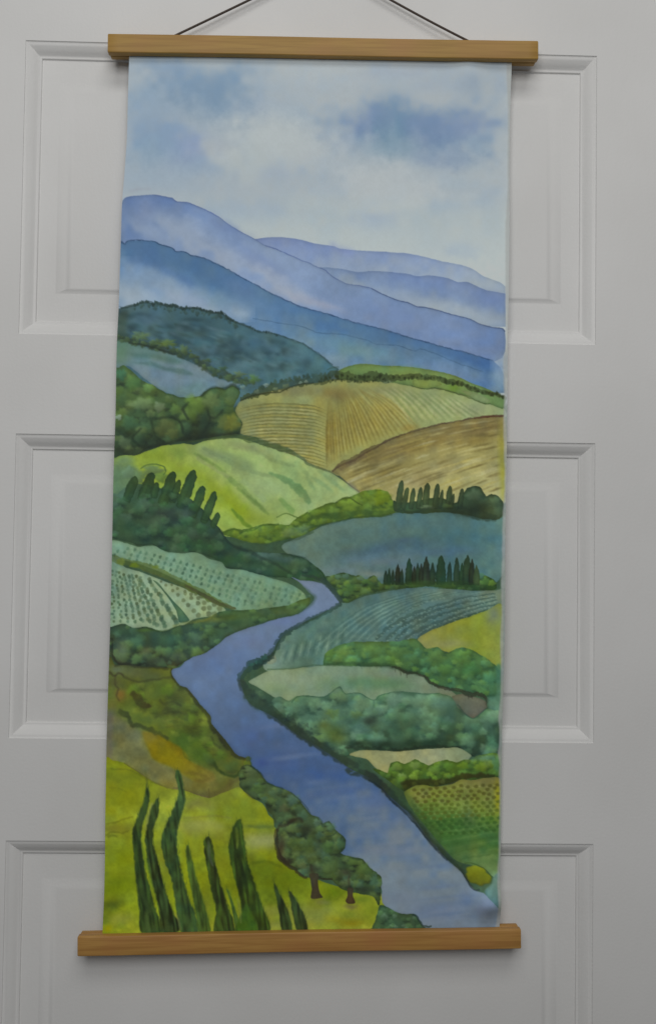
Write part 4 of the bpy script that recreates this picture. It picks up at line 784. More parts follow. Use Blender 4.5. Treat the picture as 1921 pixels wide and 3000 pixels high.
# bushes on the bank below the vineyards
ms = wash(I((58, 750), (150, 712), (250, 748), (330, 738), (450, 772), (580, 728), (760, 690), (850, 640), (920, 620), (1050, 612), (1200, 602), (1400, 572), (1500, 535), (1560, 520), (1545, 580), (1440, 645), (1230, 695), (1100, 745), (950, 802), (880, 862), (780, 932), (620, 1003), (530, 1060), (400, 1045), (250, 1032), (130, 1022), (80, 965), (50, 860)), [(80, 104, 48), (66, 96, 58), (58, 86, 66), (52, 72, 54), (60, 66, 44)], dirv=(-.1, 1), edge=.3, rough=2.5, wl=16)
fb = full(ms)
foliage(ms, 75, 10, 26, [(66, 98, 64), (74, 104, 62), (58, 88, 68), (80, 106, 54)], (40, 62, 48), .45, .35)
for (x, y, rx, ry, c) in [(140, 900, 56, 80, (100, 118, 92)), (250, 830, 80, 50, (70, 110, 86)), (480, 830, 80, 60, (62, 104, 78)), (700, 840, 60, 60, (76, 106, 90)), (330, 915, 50, 36, (98, 104, 66)), (620, 830, 40, 60, (48, 72, 64)), (400, 990, 130, 40, (58, 64, 50)), (800, 690, 100, 26, (104, 110, 48)), (950, 670, 90, 30, (82, 100, 38)), (1150, 650, 150, 24, (72, 100, 56)), (1350, 620, 120, 20, (76, 98, 58)), (850, 790, 70, 40, (60, 92, 60)), (150, 770, 80, 20, (58, 90, 66)), (560, 960, 70, 40, (70, 88, 76)), (1000, 720, 80, 26, (58, 84, 52)), (320, 760, 60, 14, (76, 110, 46))]:
    p, = I((x, y)); glow(p[0], p[1], rx / 2.567, ry / 2.567, c, .65, clip=fb)
stroke(I((80, 820), (80, 940), (130, 1015), (250, 1025), (330, 1010)), 5, (38, 44, 36), .7, rough=1.5)
stroke(I((530, 740), (620, 712), (760, 690), (860, 640)), 8, (112, 116, 46), .6, rough=2, feather=1)
stroke(I((330, 745), (440, 772), (560, 740)), 5, (50, 76, 40), .6)

# --- left bank: olive and ochre slopes
ms = wash(K((62, 60), (120, 150), (250, 150), (400, 170), (560, 175), (640, 180), (630, 240), (700, 330), (770, 360), (850, 460), (900, 520), (980, 610), (990, 680), (1040, 740), (1100, 810), (1170, 900), (1220, 960), (1290, 985), (1330, 970), (1350, 1060), (1430, 1130), (1480, 1260), (1300, 1400), (900, 1420), (400, 1300), (40, 1150), (45, 600)), [(84, 94, 54), (98, 112, 42), (98, 114, 38), (108, 112, 46), (94, 98, 42)], dirv=(0, 1), edge=.3, ew=6, rough=2)
fk = full(ms)
for (x, y, rx, ry, c, a) in [(280, 210, 130, 50, (92, 100, 60), .8), (480, 230, 90, 50, (84, 96, 58), .7), (140, 180, 60, 40, (96, 112, 92), .7), (550, 350, 150, 70, (70, 98, 48), .75), (400, 370, 90, 60, (104, 118, 44), .8), (750, 430, 130, 100, (70, 84, 56), .75), (650, 530, 130, 70, (64, 76, 52), .7), (320, 570, 140, 60, (112, 126, 44), .85), (480, 620, 110, 60, (108, 124, 52), .7), (660, 670, 110, 40, (118, 122, 48), .8), (850, 590, 80, 60, (76, 92, 40), .7), (760, 780, 130, 80, (62, 100, 36), .85), (900, 900, 160, 110, (72, 104, 28), .85), (700, 900, 60, 60, (56, 98, 30), .5), (1000, 780, 90, 60, (90, 102, 50), .6), (1150, 1040, 130, 80, (66, 88, 44), .75), (1050, 870, 60, 60, (86, 94, 56), .5), (850, 740, 90, 40, (88, 108, 36), .7), (170, 410, 60, 50, (122, 94, 42), .85), (120, 300, 70, 50, (82, 78, 46), .6), (250, 300, 80, 40, (88, 96, 36), .6), (90, 500, 50, 60, (110, 106, 56), .6)]:
    p, = K((x, y)); glow(p[0], p[1], rx / 3.08, ry / 3.08, c, a, clip=fk)
mk = wash(K((640, 300), (760, 380), (900, 540), (980, 640), (1090, 830), (1200, 980), (1320, 1000), (1300, 1150), (1150, 1150), (1020, 1080), (900, 1000), (780, 900), (640, 780), (480, 700), (300, 640), (180, 500), (250, 330), (450, 300)), [(88, 106, 40)], alpha=.3, edge=0, feather=6)
foliage(mk, 26, 14, 32, [(92, 110, 42), (76, 98, 42), (108, 122, 46), (70, 92, 46), (82, 112, 32)], (56, 64, 36), .34, .3)
wash(K((50, 560), (120, 580), (200, 640), (300, 710), (370, 740), (400, 860), (480, 1000), (600, 1060), (700, 1200), (640, 1280), (450, 1210), (300, 1100), (180, 1030), (40, 1010)), [(112, 110, 86), (126, 128, 98), (120, 124, 84), (118, 118, 62)], edge=.05, feather=9, rough=3, pig=.25, alpha=.75)
wash(K((60, 560), (100, 620), (100, 800), (90, 980), (40, 1000), (45, 700)), [(102, 98, 92), (104, 100, 86)], alpha=.7, feather=5, edge=0)
wash(K((365, 750), (480, 765), (600, 830), (740, 920), (785, 1000), (900, 1070), (1010, 1120), (1020, 1190), (850, 1210), (700, 1120), (600, 1060), (470, 1000), (400, 850)), [(120, 114, 46), (132, 122, 18), (130, 122, 28), (124, 116, 54)], dirv=(1, .8), edge=.1, rough=3, feather=3, pig=.25)
glow(*K((620, 960))[0], 40, 24, (134, 124, 12), .8, ang=.5); glow(*K((430, 800))[0], 22, 16, (118, 112, 48), .6)
wash(K((420, 1010), (560, 1060), (700, 1120), (850, 1200), (1000, 1190), (1060, 1230), (950, 1330), (800, 1300), (650, 1260), (500, 1200), (430, 1130)), [(114, 112, 68), (122, 116, 60), (116, 112, 50)], alpha=.6, edge=.1, feather=5)
stroke(K((740, 1120), (850, 1130), (960, 1170), (900, 1200), (830, 1180)), 10, (98, 86, 32), .55, feather=3)
stroke(K((760, 1285), (900, 1325), (1010, 1320), (1100, 1270), (1200, 1190), (1260, 1170)), [5, 12, 22, 26, 18, 8], (84, 78, 44), .6, wj=.5, rough=3, feather=4)
stroke(K((640, 1255), (760, 1280), (860, 1320), (960, 1340)), 5, (96, 84, 58), .6)
stroke(K((960, 1260), (970, 1330), (940, 1410), (1000, 1460)), 3.5, (86, 82, 40), .6)
for pts, w, c, a in [(((110, 160), (150, 150), (200, 140)), 6, (50, 50, 40), .7), (((60, 0), (100, 80), (150, 140), (230, 140), (300, 160), (450, 165), (600, 185)), [4, 6, 6, 12, 10, 10, 8], (48, 52, 42), .7), (((60, 200), (110, 250), (150, 220), (200, 250)), 6, (54, 48, 36), .7), (((120, 240), (120, 330), (150, 360), (130, 420), (160, 480)), 5, (66, 58, 38), .6), (((190, 250), (300, 300), (420, 290), (560, 270), (640, 260)), [10, 6, 6, 6, 8], (62, 66, 40), .6), (((260, 400), (300, 420), (340, 480), (440, 530)), [20, 26, 18, 10], (64, 58, 36), .8), (((150, 560), (230, 610), (270, 690), (330, 690), (400, 720), (520, 770), (600, 820)), [14, 16, 14, 10, 16, 10, 8], (56, 66, 38), .75), (((520, 460), (560, 500), (640, 480), (720, 520)), [8, 10, 6, 8], (54, 60, 42), .55), (((560, 540), (660, 590), (780, 620)), 20, (60, 70, 48), .5), (((1010, 1020), (1040, 1090), (1120, 1140), (1200, 1150), (1250, 1100)), 8, (46, 66, 30), .7), (((980, 790), (1010, 850), (1070, 900)), 6, (60, 70, 36), .5), (((730, 920), (750, 980), (800, 1010)), 4, (66, 92, 30), .5), (((540, 660), (660, 640), (740, 660)), 5, (128, 132, 60), .5), (((520, 720), (650, 700), (720, 690)), 4, (84, 98, 40), .5)]:
    stroke(K(*pts), w, c, a, wj=.6, rough=2, feather=1)
stroke(K((635, 185), (630, 245), (700, 335), (770, 365), (850, 465), (900, 530), (975, 615), (985, 685), (1040, 745), (1100, 815), (1165, 905), (1220, 965), (1300, 990)), [8, 10, 14, 14, 18, 18, 16, 20, 20, 22, 20, 18, 12], (46, 50, 36), .75, wj=.5, rough=2, wl=9, feather=.8)
stroke(K((1000, 690), (1100, 850), (1200, 970)), 30, (54, 58, 40), .4, feather=7)

# --- foreground meadow
ms = wash(K((36, 1020), (100, 1005), (200, 1030), (300, 1092), (450, 1192), (600, 1262), (750, 1284), (900, 1335), (980, 1350), (1100, 1300), (1235, 1250), (1320, 1330), (1450, 1402), (1500, 1500), (1560, 1560)) + M((500, 1200), (480, 1290), (560, 1470), (700, 1560)) + O((600, 900), (900, 1000), (1150, 1000), (1170, 1330), (600, 1380), (-400, 1390), (-1140, 1380), (-1100, 600)), [(122, 134, 20), (134, 147, 44), (126, 141, 28), (118, 133, 22), (138, 149, 54)], dirv=(.15, 1), edge=.15, rough=1.5, pig=.26)
fm = full(ms)
for (x, y, rx, ry, c, a) in [(140, 200, 160, 160, (120, 126, 12), .85), (120, 60, 150, 50, (110, 120, 26), .6), (110, 420, 120, 40, (114, 112, 34), .75), (130, 620, 140, 90, (116, 130, 12), .85), (120, 790, 130, 60, (96, 114, 10), .7), (90, 840, 120, 40, (106, 122, 8), .7), (70, 940, 70, 36, (74, 88, 24), .75), (130, 1050, 110, 50, (126, 134, 50), .8), (30, 1110, 30, 30, (132, 130, 4), .9), (420, 180, 80, 60, (102, 110, 30), .6), (660, 250, 120, 50, (112, 114, 56), .8), (800, 200, 140, 60, (104, 116, 40), .7), (980, 280, 150, 80, (114, 132, 34), .85), (640, 420, 140, 60, (126, 132, 52), .8), (820, 430, 60, 60, (122, 130, 42), .7), (1080, 500, 140, 60, (140, 146, 92), .75), (1150, 480, 110, 45, (138, 144, 90), .6), (700, 400, 200, 50, (140, 145, 70), .7), (250, 700, 30, 160, (96, 112, 20), .5), (1040, 400, 150, 16, (96, 114, 48), .5), (650, 560, 100, 60, (116, 126, 30), .7), (830, 640, 60, 90, (116, 122, 20), .8), (1130, 680, 180, 50, (98, 116, 18), .85), (1200, 780, 200, 90, (94, 112, 14), .8), (1350, 850, 100, 60, (98, 116, 26), .7), (1250, 980, 200, 50, (122, 130, 54), .8), (1440, 1050, 150, 50, (126, 134, 58), .8), (1200, 1090, 100, 40, (118, 126, 58), .7), (430, 620, 60, 120, (114, 122, 42), .6), (460, 820, 40, 120, (106, 116, 24), .6), (720, 960, 40, 120, (108, 116, 36), .6)]:
    p, = L((x, y)); glow(p[0], p[1], rx / 2.369, ry / 2.369, c, a, clip=fm)
for (x, y, rx, ry, c, a) in [(780, 1010, 100, 50, (92, 114, 14), .8), (650, 1170, 140, 60, (122, 132, 56), .8), (880, 1260, 170, 40, (128, 122, 18), .85), (1080, 1180, 80, 80, (108, 122, 24), .7), (1020, 1080, 90, 30, (96, 116, 30), .7), (460, 880, 100, 60, (92, 112, 16), .7), (920, 1140, 60, 20, (110, 106, 62), .7), (680, 1100, 60, 20, (110, 116, 60), .7), (1100, 1270, 60, 50, (112, 126, 30), .7)]:
    p, = O((x, y)); glow(p[0], p[1], rx / 2.8, ry / 2.8, c, a, clip=fm)
for pts, w, c, a in [(((40, 385), (120, 365), (220, 335)), [3, 5, 3], (90, 90, 20), .6), (((35, 460), (80, 440), (140, 450), (190, 430)), [6, 4, 4, 3], (84, 86, 20), .6), (((40, 470), (80, 465), (110, 480)), [10, 8, 4], (76, 82, 18), .5), (((60, 0), (180, 10), (250, 40), (330, 90), (420, 120), (500, 150)), 3.5, (84, 92, 28), .6), (((50, 130), (120, 140), (180, 170)), 3, (96, 100, 20), .4), (((1010, 400), (1100, 412), (1200, 405)), [5, 10, 8], (84, 104, 50), .55), (((560, 345), (680, 340), (760, 330), (900, 345)), 5, (118, 116, 60), .5), (((1040, 660), (1150, 650), (1250, 690)), 8, (80, 100, 20), .5)]:
    stroke(L(*pts), w, c, a, rough=2, feather=1)
stroke(K((200, 1030), (300, 1092), (450, 1192), (600, 1262)), 3.5, (94, 92, 44), .65)

# --- river
rivL = I((1425, 368), (1490, 410), (1540, 470)) + J((425, 100), (405, 135), (330, 195), (200, 225), (90, 262)) + I((1100, 745), (950, 805), (880, 865), (780, 935), (680, 968), (620, 1003), (580, 1042), (528, 1058)) + K((632, 245), (700, 332), (770, 362), (850, 462), (900, 522), (980, 612), (990, 682), (1040, 742), (1100, 812), (1170, 902), (1220, 962), (1290, 984), (1332, 972), (1360, 1062), (1430, 1132), (1500, 1222)) + M((400, 742), (510, 787), (620, 832), (700, 902), (800, 1032), (870, 1062), (910, 1122), (970, 1102), (1040, 1192), (1110, 1262), (1110, 1342), (1070, 1392), (1180, 1422), (1260, 1452)) + N((340, 932), (380, 992), (450, 1052), (470, 1152), (480, 1252), (560, 1312), (680, 1352), (740, 1342), (790, 1422), (860, 1480))
rivR = I((1425, 362), (1500, 390)) + J((440, 10), (500, 30), (545, 72), (582, 126), (500, 172), (400, 222), (310, 272), (230, 332), (180, 422), (60, 482), (8, 562), (60, 692), (200, 772), (330, 872), (450, 942), (540, 1002), (640, 1072), (730, 1112)) + N((150, 152), (320, 202), (450, 272), (530, 372), (650, 472), (750, 572), (830, 692), (920, 792), (1010, 892), (1120, 992), (1180, 1082), (1230, 1137), (1300, 1152), (1350, 1202), (1400, 1252), (1428, 1300), (1428, 1480))
ms = wash(rivL + rivR[::-1], [(112, 126, 152), (100, 119, 154), (90, 111, 150), (82, 104, 145), (72, 95, 138), (68, 92, 138), (76, 100, 140), (98, 116, 140), (114, 126, 138), (106, 120, 138), (98, 114, 138)], dirv=(.25, 1), edge=.12, ew=5, rough=1.5, wl=12, pig=.08, hue=7)
fr = full(ms)
for (x, y, rx, ry, c, a) in [(860, 1000, 200, 120, (84, 104, 152), .5), (1100, 850, 120, 60, (104, 118, 158), .6), (800, 1080, 160, 60, (84, 108, 156), .5), (1350, 690, 120, 40, (98, 114, 160), .6)]:
    p, = I((x, y)); glow(p[0], p[1], rx / 2.567, ry / 2.567, c, a, clip=fr)
for (x, y, rx, ry, c, a) in [(250, 330, 160, 110, (72, 92, 148), .5), (500, 560, 200, 100, (64, 86, 142), .7), (900, 680, 200, 70, (60, 88, 146), .75), (650, 420, 160, 60, (80, 102, 150), .5), (1050, 830, 200, 60, (74, 100, 146), .6), (880, 1000, 120, 50, (90, 108, 138), .6), (1200, 920, 200, 80, (84, 108, 148), .6), (350, 560, 60, 40, (58, 74, 138), .6), (800, 880, 60, 40, (76, 94, 134), .5)]:
    p, = M((x, y)); glow(p[0], p[1], rx / 3.08, ry / 3.08, c, a, clip=fr)
for (x, y, rx, ry, c, a) in [(600, 560, 180, 60, (100, 116, 144), .6), (350, 640, 160, 40, (96, 114, 142), .6), (300, 810, 60, 26, (84, 102, 136), .7), (600, 680, 160, 50, (108, 120, 142), .6), (500, 800, 250, 50, (108, 118, 138), .6), (760, 910, 90, 40, (88, 108, 138), .6), (620, 960, 200, 60, (106, 118, 134), .6), (850, 1080, 200, 50, (90, 108, 134), .5), (620, 1200, 160, 60, (100, 112, 136), .5), (950, 1300, 200, 80, (92, 106, 140), .6), (1150, 1200, 60, 80, (88, 108, 148), .6), (1300, 1260, 80, 80, (112, 126, 162), .6), (220, 480, 160, 60, (84, 106, 142), .5), (420, 420, 120, 80, (94, 110, 150), .5)]:  # pale blue patch at the lower right corner paints in the curled paper's sheen
    p, = N((x, y)); glow(p[0], p[1], rx / 2.8, ry / 2.8, c, a, clip=fr)
for k in range(34):
    y = 250 + 1280 * rs.rand(); p = (420 + (y * .5), 1950 + y * .5)
    x = np.interp(p[1], [2000, 2200, 2400, 2600, 2700], [660, 850, 1080, 1250, 1330]) + 130 * (rs.rand() - .5); w = 30 + 50 * rs.rand()
    if fr[int((p[1] - PY0) * PS), int((x - PX0) * PS)] > .9:
        glow(x, p[1], w, 5 + 4 * rs.rand(), [(74, 96, 146), (100, 116, 152), (84, 104, 144)][rs.randint(3)] if p[1] < 2350 else [(88, 106, 138), (112, 122, 142), (98, 114, 142)][rs.randint(3)], .4, clip=fr, ang=-.12)
lum = CV.mean(-1, keepdims=True); CV[:] = CV * (1 - fr[..., None]) + fr[..., None] * (lum + (CV - lum) * .9 + np.array([-1, 2, -1], np.float32))
# banks
stroke(J((578, 130), (500, 178), (430, 212), (400, 222), (340, 255), (300, 280), (240, 330), (210, 380), (180, 420), (130, 460), (70, 485), (30, 520), (12, 560)), [10, 14, 16, 12, 14, 14, 16, 18, 20, 24, 26, 26, 20], (42, 68, 62), .85, wj=.6, rough=3, wl=9)
stroke(J((200, 425), (130, 470), (80, 500)), 14, (34, 52, 46), .7, wj=.7, rough=3)
treetops(J((60, 480), (100, 465), (150, 430)), 8, (46, 84, 74), .7, step=10)
stroke(J((10, 560), (40, 620), (90, 680), (150, 720), (240, 790), (330, 850), (420, 910), (500, 960), (580, 1015), (660, 1060)) + N((200, 160), (340, 195), (470, 285)), [20, 32, 32, 28, 26, 26, 28, 26, 24, 24, 24, 22, 24], (44, 58, 50), .85, wj=.45, rough=3, wl=10, feather=1.5)
stroke(J((60, 640), (150, 700), (220, 740)), 50, (56, 88, 78), .6, feather=5, rough=3)
stroke(N((330, 190), (440, 260), (530, 350), (620, 440), (720, 540), (800, 640), (880, 745), (960, 830), (1040, 905), (1130, 985), (1180, 1070), (1215, 1120)), [22, 22, 22, 20, 18, 16, 16, 15, 14, 11, 6, 5], (44, 56, 48), .85, wj=.4, rough=2, wl=10, feather=1)
stroke(N((560, 260), (640, 370), (740, 480), (860, 620), (960, 760)), [34, 36, 26, 26, 16], (62, 90, 48), .55, rough=3, feather=4)
stroke(N((360, 240), (470, 310), (560, 420), (650, 500), (760, 620), (850, 730), (940, 830), (1010, 900)), [4, 6, 6, 6, 5, 6, 7, 6], (34, 46, 50), .7, rough=1.5)
stroke(N((1120, 985), (1170, 1060), (1200, 1115), (1235, 1137), (1270, 1130)), 3.5, (40, 50, 50), .75)
stroke(J((420, 0), (480, 20), (540, 70), (580, 128)), [8, 8, 8, 10], (56, 78, 66), .75, rough=1.5)
stroke(I((1480, 410), (1540, 470)) + J((428, 100), (405, 135), (330, 192)), [6, 10, 12, 8, 5], (56, 84, 66), .6, rough=2, feather=2)
stroke(H((-40, 735), (40, 745), (110, 770), (180, 830), (230, 890), (262, 940)), [6, 8, 12, 14, 14, 10], (46, 66, 56), .75, rough=2)
# right bank herbs
for k in range(40):
    u = rs.rand(); p, = J((60 + 560 * u + 20 * rs.randn(), 640 + 380 * u - 20 + 14 * rs.randn())); blob(p[0], p[1], 6 + 8 * rs.rand(), 5 + 5 * rs.rand(), [(50, 74, 64), (60, 88, 72), (40, 56, 54), (76, 104, 76)][rs.randint(4)], .5, .8, .3)

# --- river-side bushes and the two trees
bush = M((165, 640), (200, 590), (265, 590), (350, 662), (400, 742), (510, 787), (620, 832), (700, 902), (800, 1032), (870, 1062), (912, 1120), (970, 1102), (1040, 1192), (1112, 1262), (1110, 1342), (1072, 1392)) + O((940, 735), (1020, 752), (1080, 822), (1130, 862), (1168, 905), (1165, 1000), (1150, 1130), (1100, 1060), (1000, 1040), (900, 1015), (850, 1000), (800, 960), (760, 922), (700, 916), (640, 900), (560, 902), (510, 882), (460, 832), (380, 782), (330, 722), (304, 600), (312, 520), (285, 470), (280, 400), (235, 345), (210, 280), (150, 260)) + M((280, 890), (210, 830), (160, 765))
ms = wash(bush, [(80, 98, 56), (72, 94, 58), (70, 94, 62), (68, 92, 52), (64, 88, 50)], dirv=(.3, 1), edge=.4, rough=2.5, wl=14)
fb = full(ms)
foliage(ms, 120, 9, 24, [(74, 98, 52), (64, 88, 56), (82, 102, 58), (60, 86, 64), (72, 90, 46)], (38, 48, 36), .5, .4)
for (x, y, r, ry, c) in [(260, 650, 70, 55, (84, 100, 62)), (320, 800, 80, 60, (78, 104, 48)), (470, 850, 70, 50, (68, 92, 62)), (640, 900, 80, 70, (76, 104, 84)), (560, 980, 70, 50, (78, 84, 54)), (690, 990, 60, 50, (66, 92, 64)), (860, 1110, 50, 46, (84, 112, 90)), (980, 1150, 58, 54, (76, 110, 84)), (1070, 1300, 50, 70, (64, 96, 66)), (630, 1160, 70, 50, (84, 104, 56)), (660, 1300, 90, 80, (76, 96, 42)), (950, 1330, 80, 70, (72, 104, 50)), (800, 1400, 90, 80, (80, 98, 54)), (1180, 1470, 80, 40, (82, 108, 50)), (240, 530, 36, 30, (62, 84, 60))]:
    p, = M((x, y)); blob(p[0], p[1], r / 3.08, ry / 3.08, c, .65, .6, .2, rim=.4)
for (x, y, r, ry, c) in [(740, 800, 90, 80, (78, 106, 62)), (640, 820, 60, 60, (86, 108, 68)), (560, 640, 90, 80, (72, 92, 42)), (1030, 830, 70, 60, (78, 104, 50)), (1110, 930, 50, 70, (66, 98, 78)), (880, 950, 60, 46, (76, 92, 62)), (520, 800, 50, 40, (86, 98, 58))]:
    p, = O((x, y)); blob(p[0], p[1], r / 2.8, ry / 2.8, c, .6, .6, .2, rim=.4)
for (x, y, rx, ry, c, a) in [(560, 500, 60, 40, (44, 50, 36), .75), (440, 430, 60, 20, (48, 46, 32), .7), (350, 640, 36, 90, (68, 58, 38), .8), (400, 760, 50, 30, (56, 48, 34), .7), (600, 830, 40, 50, (54, 58, 42), .7), (880, 850, 50, 40, (60, 60, 44), .7), (1030, 1000, 70, 36, (46, 56, 42), .8), (830, 900, 20, 60, (46, 58, 36), .6), (660, 640, 40, 70, (60, 76, 54), .5), (280, 330, 40, 30, (46, 60, 40), .6), (60, 160, 40, 26, (42, 56, 34), .8), (840, 700, 20, 50, (46, 62, 38), .6)]:
    p, = O((x, y)); glow(p[0], p[1], rx / 2.8, ry / 2.8, c, a, clip=fb)
stroke(O((312, 500), (304, 600), (330, 720), (385, 785), (460, 832), (515, 885), (560, 905)), [10, 12, 14, 16, 12, 8, 8], (54, 46, 32), .8, rough=2, wl=10)
stroke(O((320, 520), (330, 470), (390, 470), (440, 432), (500, 415), (520, 450)), [8, 10, 8, 8, 10, 8], (50, 44, 32), .7, rough=2, feather=1)
stroke(O((640, 905), (700, 915), (770, 915)), 5, (48, 44, 30), .8)
stroke(M((260, 590), (350, 660), (400, 742), (510, 787), (560, 800)), 5, (38, 58, 48), .7, rough=2); stroke(M((620, 832), (700, 902), (760, 970), (800, 1032)), 4, (42, 64, 60), .6, rough=2)
stroke(M((870, 1062), (905, 1100), (912, 1150), (930, 1120), (970, 1102)), 4, (50, 76, 62), .6)
stroke(M((1040, 1192), (1000, 1230), (940, 1240)), 5, (46, 66, 50), .5)
wash(O((580, 870), (650, 870), (650, 940), (665, 1030), (690, 1062), (640, 1075), (590, 1068), (600, 1000), (590, 930)), [(74, 74, 52), (66, 60, 42), (70, 64, 44)], edge=.2, rough=1)
stroke(O((620, 900), (600, 840), (590, 790)), [14, 8, 4], (60, 56, 40), .6, feather=1)
wash(O((890, 985), (940, 990), (935, 1050), (955, 1110), (900, 1120), (872, 1095), (890, 1050)), [(74, 70, 48), (76, 62, 42), (74, 60, 40)], edge=.2, rough=1)
stroke(O((915, 990), (900, 930), (910, 880)), [12, 8, 4], (58, 52, 38), .6, feather=1)
stroke(O((870, 1120), (930, 1140), (970, 1130)), 8, (88, 84, 52), .5, feather=2); stroke(O((590, 1075), (660, 1090), (710, 1080)), 8, (92, 92, 56), .5, feather=2)
ms = wash(O((1090, 1320), (1120, 1240), (1140, 1180), (1160, 1128), (1230, 1150), (1300, 1190), (1380, 1200), (1440, 1198), (1480, 1250), (1510, 1300), (1570, 1345), (1080, 1350)), [(62, 92, 56), (58, 82, 56), (60, 84, 64)], dirv=(1, 0), edge=.3, rough=2, wl=12)
foliage(ms, 26, 8, 18, [(66, 96, 60), (74, 98, 76), (58, 84, 56)], (40, 60, 44), .5, .35)
stroke(N((720, 1350), (760, 1360), (800, 1430), (880, 1445)), 6, (38, 56, 48), .7, rough=2)

# --- foreground cypresses
def cyp(pts, c, hi, dk):
    c = tuple(np.array(c) * 1.08); ms = wash(L(*pts), [np.array(c) * 1.12, c, np.array(c) * .92, c], dirv=(.2, 1), edge=.2, ew=4, rough=2.6, wl=8, pig=.35, hue=5, feather=.8)
    f = full(ms); q = np.array(L(*pts)); y0, y1 = q[:, 1].min(), q[:, 1].max()
    for k in range(44):
        m, sl = ms; ys, xs = np.nonzero(m > .9)
        if len(ys) == 0: return
        i = rs.randint(len(ys)); x = (xs[i] + sl[1].start) / PS + PX0; y = (ys[i] + sl[0].start) / PS + PY0
        glow(x, y, 2.5 + 3 * rs.rand(), 14 + 26 * rs.rand(), hi if k % 2 else dk, .7, clip=f, ang=-.14)
    feather_edges(pts, c)
def feather_edges(pts, col):
    q = spline(L(*pts), True, 9)
    for k in range(len(q)):
        x, y = q[k]
        if y > 2715: continue
        stroke([(x + rs.randn() * 1.5, y + 5), (x + rs.randn() * 2.0, y - 9 - 9 * rs.rand())], 2.6, col, .55, taper=True)
stroke(L((300, 10), (312, 80), (318, 150)), [3, 6, 8], (80, 92, 40), .6, feather=1)
cyp([(272, 1140), (262, 1000), (242, 820), (226, 640), (214, 450), (250, 330), (300, 200), (312, 130), (332, 180), (318, 280), (282, 400), (270, 500), (290, 650), (330, 830), (380, 1000), (408, 1140)], (50, 68, 34), (64, 92, 38), (34, 46, 24))
cyp([(408, 1140), (398, 1000), (350, 800), (320, 680), (308, 560), (302, 480), (335, 300), (395, 205), (388, 330), (356, 430), (362, 550), (402, 700), (442, 860), (500, 1020), (535, 1070), (528, 1140)], (46, 60, 30), (66, 92, 46), (30, 36, 18))
stroke(L((300, 430), (330, 300), (350, 240)), 6, (128, 134, 96), .5, feather=1); stroke(L((280, 540), (320, 700), (360, 860), (400, 1000)), [6, 8, 6, 3], (84, 112, 36), .6, feather=1)
cyp([(548, 1140), (520, 1000), (490, 800), (440, 650), (414, 540), (430, 430), (480, 320), (532, 180), (512, 60), (522, 10), (548, 50), (577, 200), (560, 300), (522, 440), (522, 560), (552, 720), (602, 900), (642, 1000), (668, 1140)], (52, 74, 40), (68, 100, 46), (36, 48, 28))
cyp([(668, 1140), (650, 980), (612, 800), (592, 680), (582, 580), (598, 530), (616, 600), (652, 750), (702, 920), (742, 1060), (750, 1140)], (66, 88, 34), (78, 108, 42), (48, 62, 28))
cyp([(775, 1140), (795, 1000), (760, 850), (732, 700), (716, 600), (708, 510), (740, 475), (768, 540), (782, 640), (822, 800), (882, 980), (922, 1140)], (52, 68, 30), (66, 94, 36), (36, 42, 22))
stroke(L((740, 500), (745, 600), (770, 680)), [4, 10, 4], (86, 96, 92), .5, feather=1)
cyp([(862, 840), (885, 870), (925, 1000), (962, 1130), (935, 1140), (905, 980)], (66, 92, 38), (76, 106, 44), (48, 68, 30))
cyp([(930, 1140), (972, 1000), (932, 800), (892, 650), (880, 540), (900, 430), (935, 365), (962, 355), (985, 480), (1002, 620), (1052, 780), (1102, 930), (1142, 1030), (1160, 1140)], (52, 72, 28), (72, 104, 34), (36, 46, 22))
wash(L((935, 1130), (965, 1010), (1000, 940), (1040, 1010), (1070, 1130)), [(66, 100, 34), (60, 98, 28)], alpha=.8, feather=3, edge=0)
stroke(L((930, 410), (940, 500), (935, 560)), [6, 10, 3], (112, 134, 48), .7, feather=1); stroke(L((940, 900), (958, 1000), (965, 1080)), [3, 7, 4], (116, 130, 70), .6, feather=1)
cyp([(1186, 780), (1225, 860), (1290, 1000), (1318, 1135), (1250, 1135), (1222, 950)], (50, 64, 32), (64, 86, 40), (36, 44, 24))
cyp([(1296, 858), (1340, 900), (1402, 1030), (1424, 1135), (1358, 1135), (1318, 980)], (52, 66, 34), (64, 88, 42), (38, 46, 28))
stroke(L((500, 1000), (530, 1060), (545, 1130)), [3, 7, 5], (128, 130, 70), .6, feather=1)

# --- unpainted paper margin on the right, uneven
mr = [(1525, 140), (1486, 140), (1488, 300), (1488, 520), (1482, 640), (1480, 740), (1479, 820), (1480, 900), (1481, 975), (1479, 1030), (1472, 1062), (1473, 1100), (1475, 1180), (1472, 1240), (1476, 1380), (1474, 1470), (1471, 1500), (1468, 1560), (1467, 1640), (1464, 1720), (1466, 1790), (1462, 1860), (1463, 1940), (1463, 2040), (1458, 2100), (1462, 2150), (1458, 2205), (1462, 2240), (1461, 2280), (1463, 2340), (1461, 2420), (1460, 2500), (1457, 2560), (1455, 2620), (1454, 2700), (1454, 2760), (1525, 2760)]
res = raster(roughen(spline(mr, True), 1.5, 30)); m, sl = res; m = blur(m, 1)[..., None] * .8
g = np.interp(np.arange(sl[0].start, sl[0].stop) / PS + PY0, [150, 1400, 2750], [1.0, .92, .80])[:, None, None]
CV[sl] = CV[sl] * (1 - m) + np.array([160, 164, 162], np.float32) * g * m
lum = CV @ np.array([.25, .6, .15], np.float32)
CV[:] = CV * ((np.clip(lum, 4, 255) / 165.0) ** 0.14)[..., None]
lum = CV.mean(-1, keepdims=True); CV[:] = lum + (CV - lum) * .97
CV *= (1 + .035 * np.clip((Y - 560) / 200, 0, 1))[..., None]
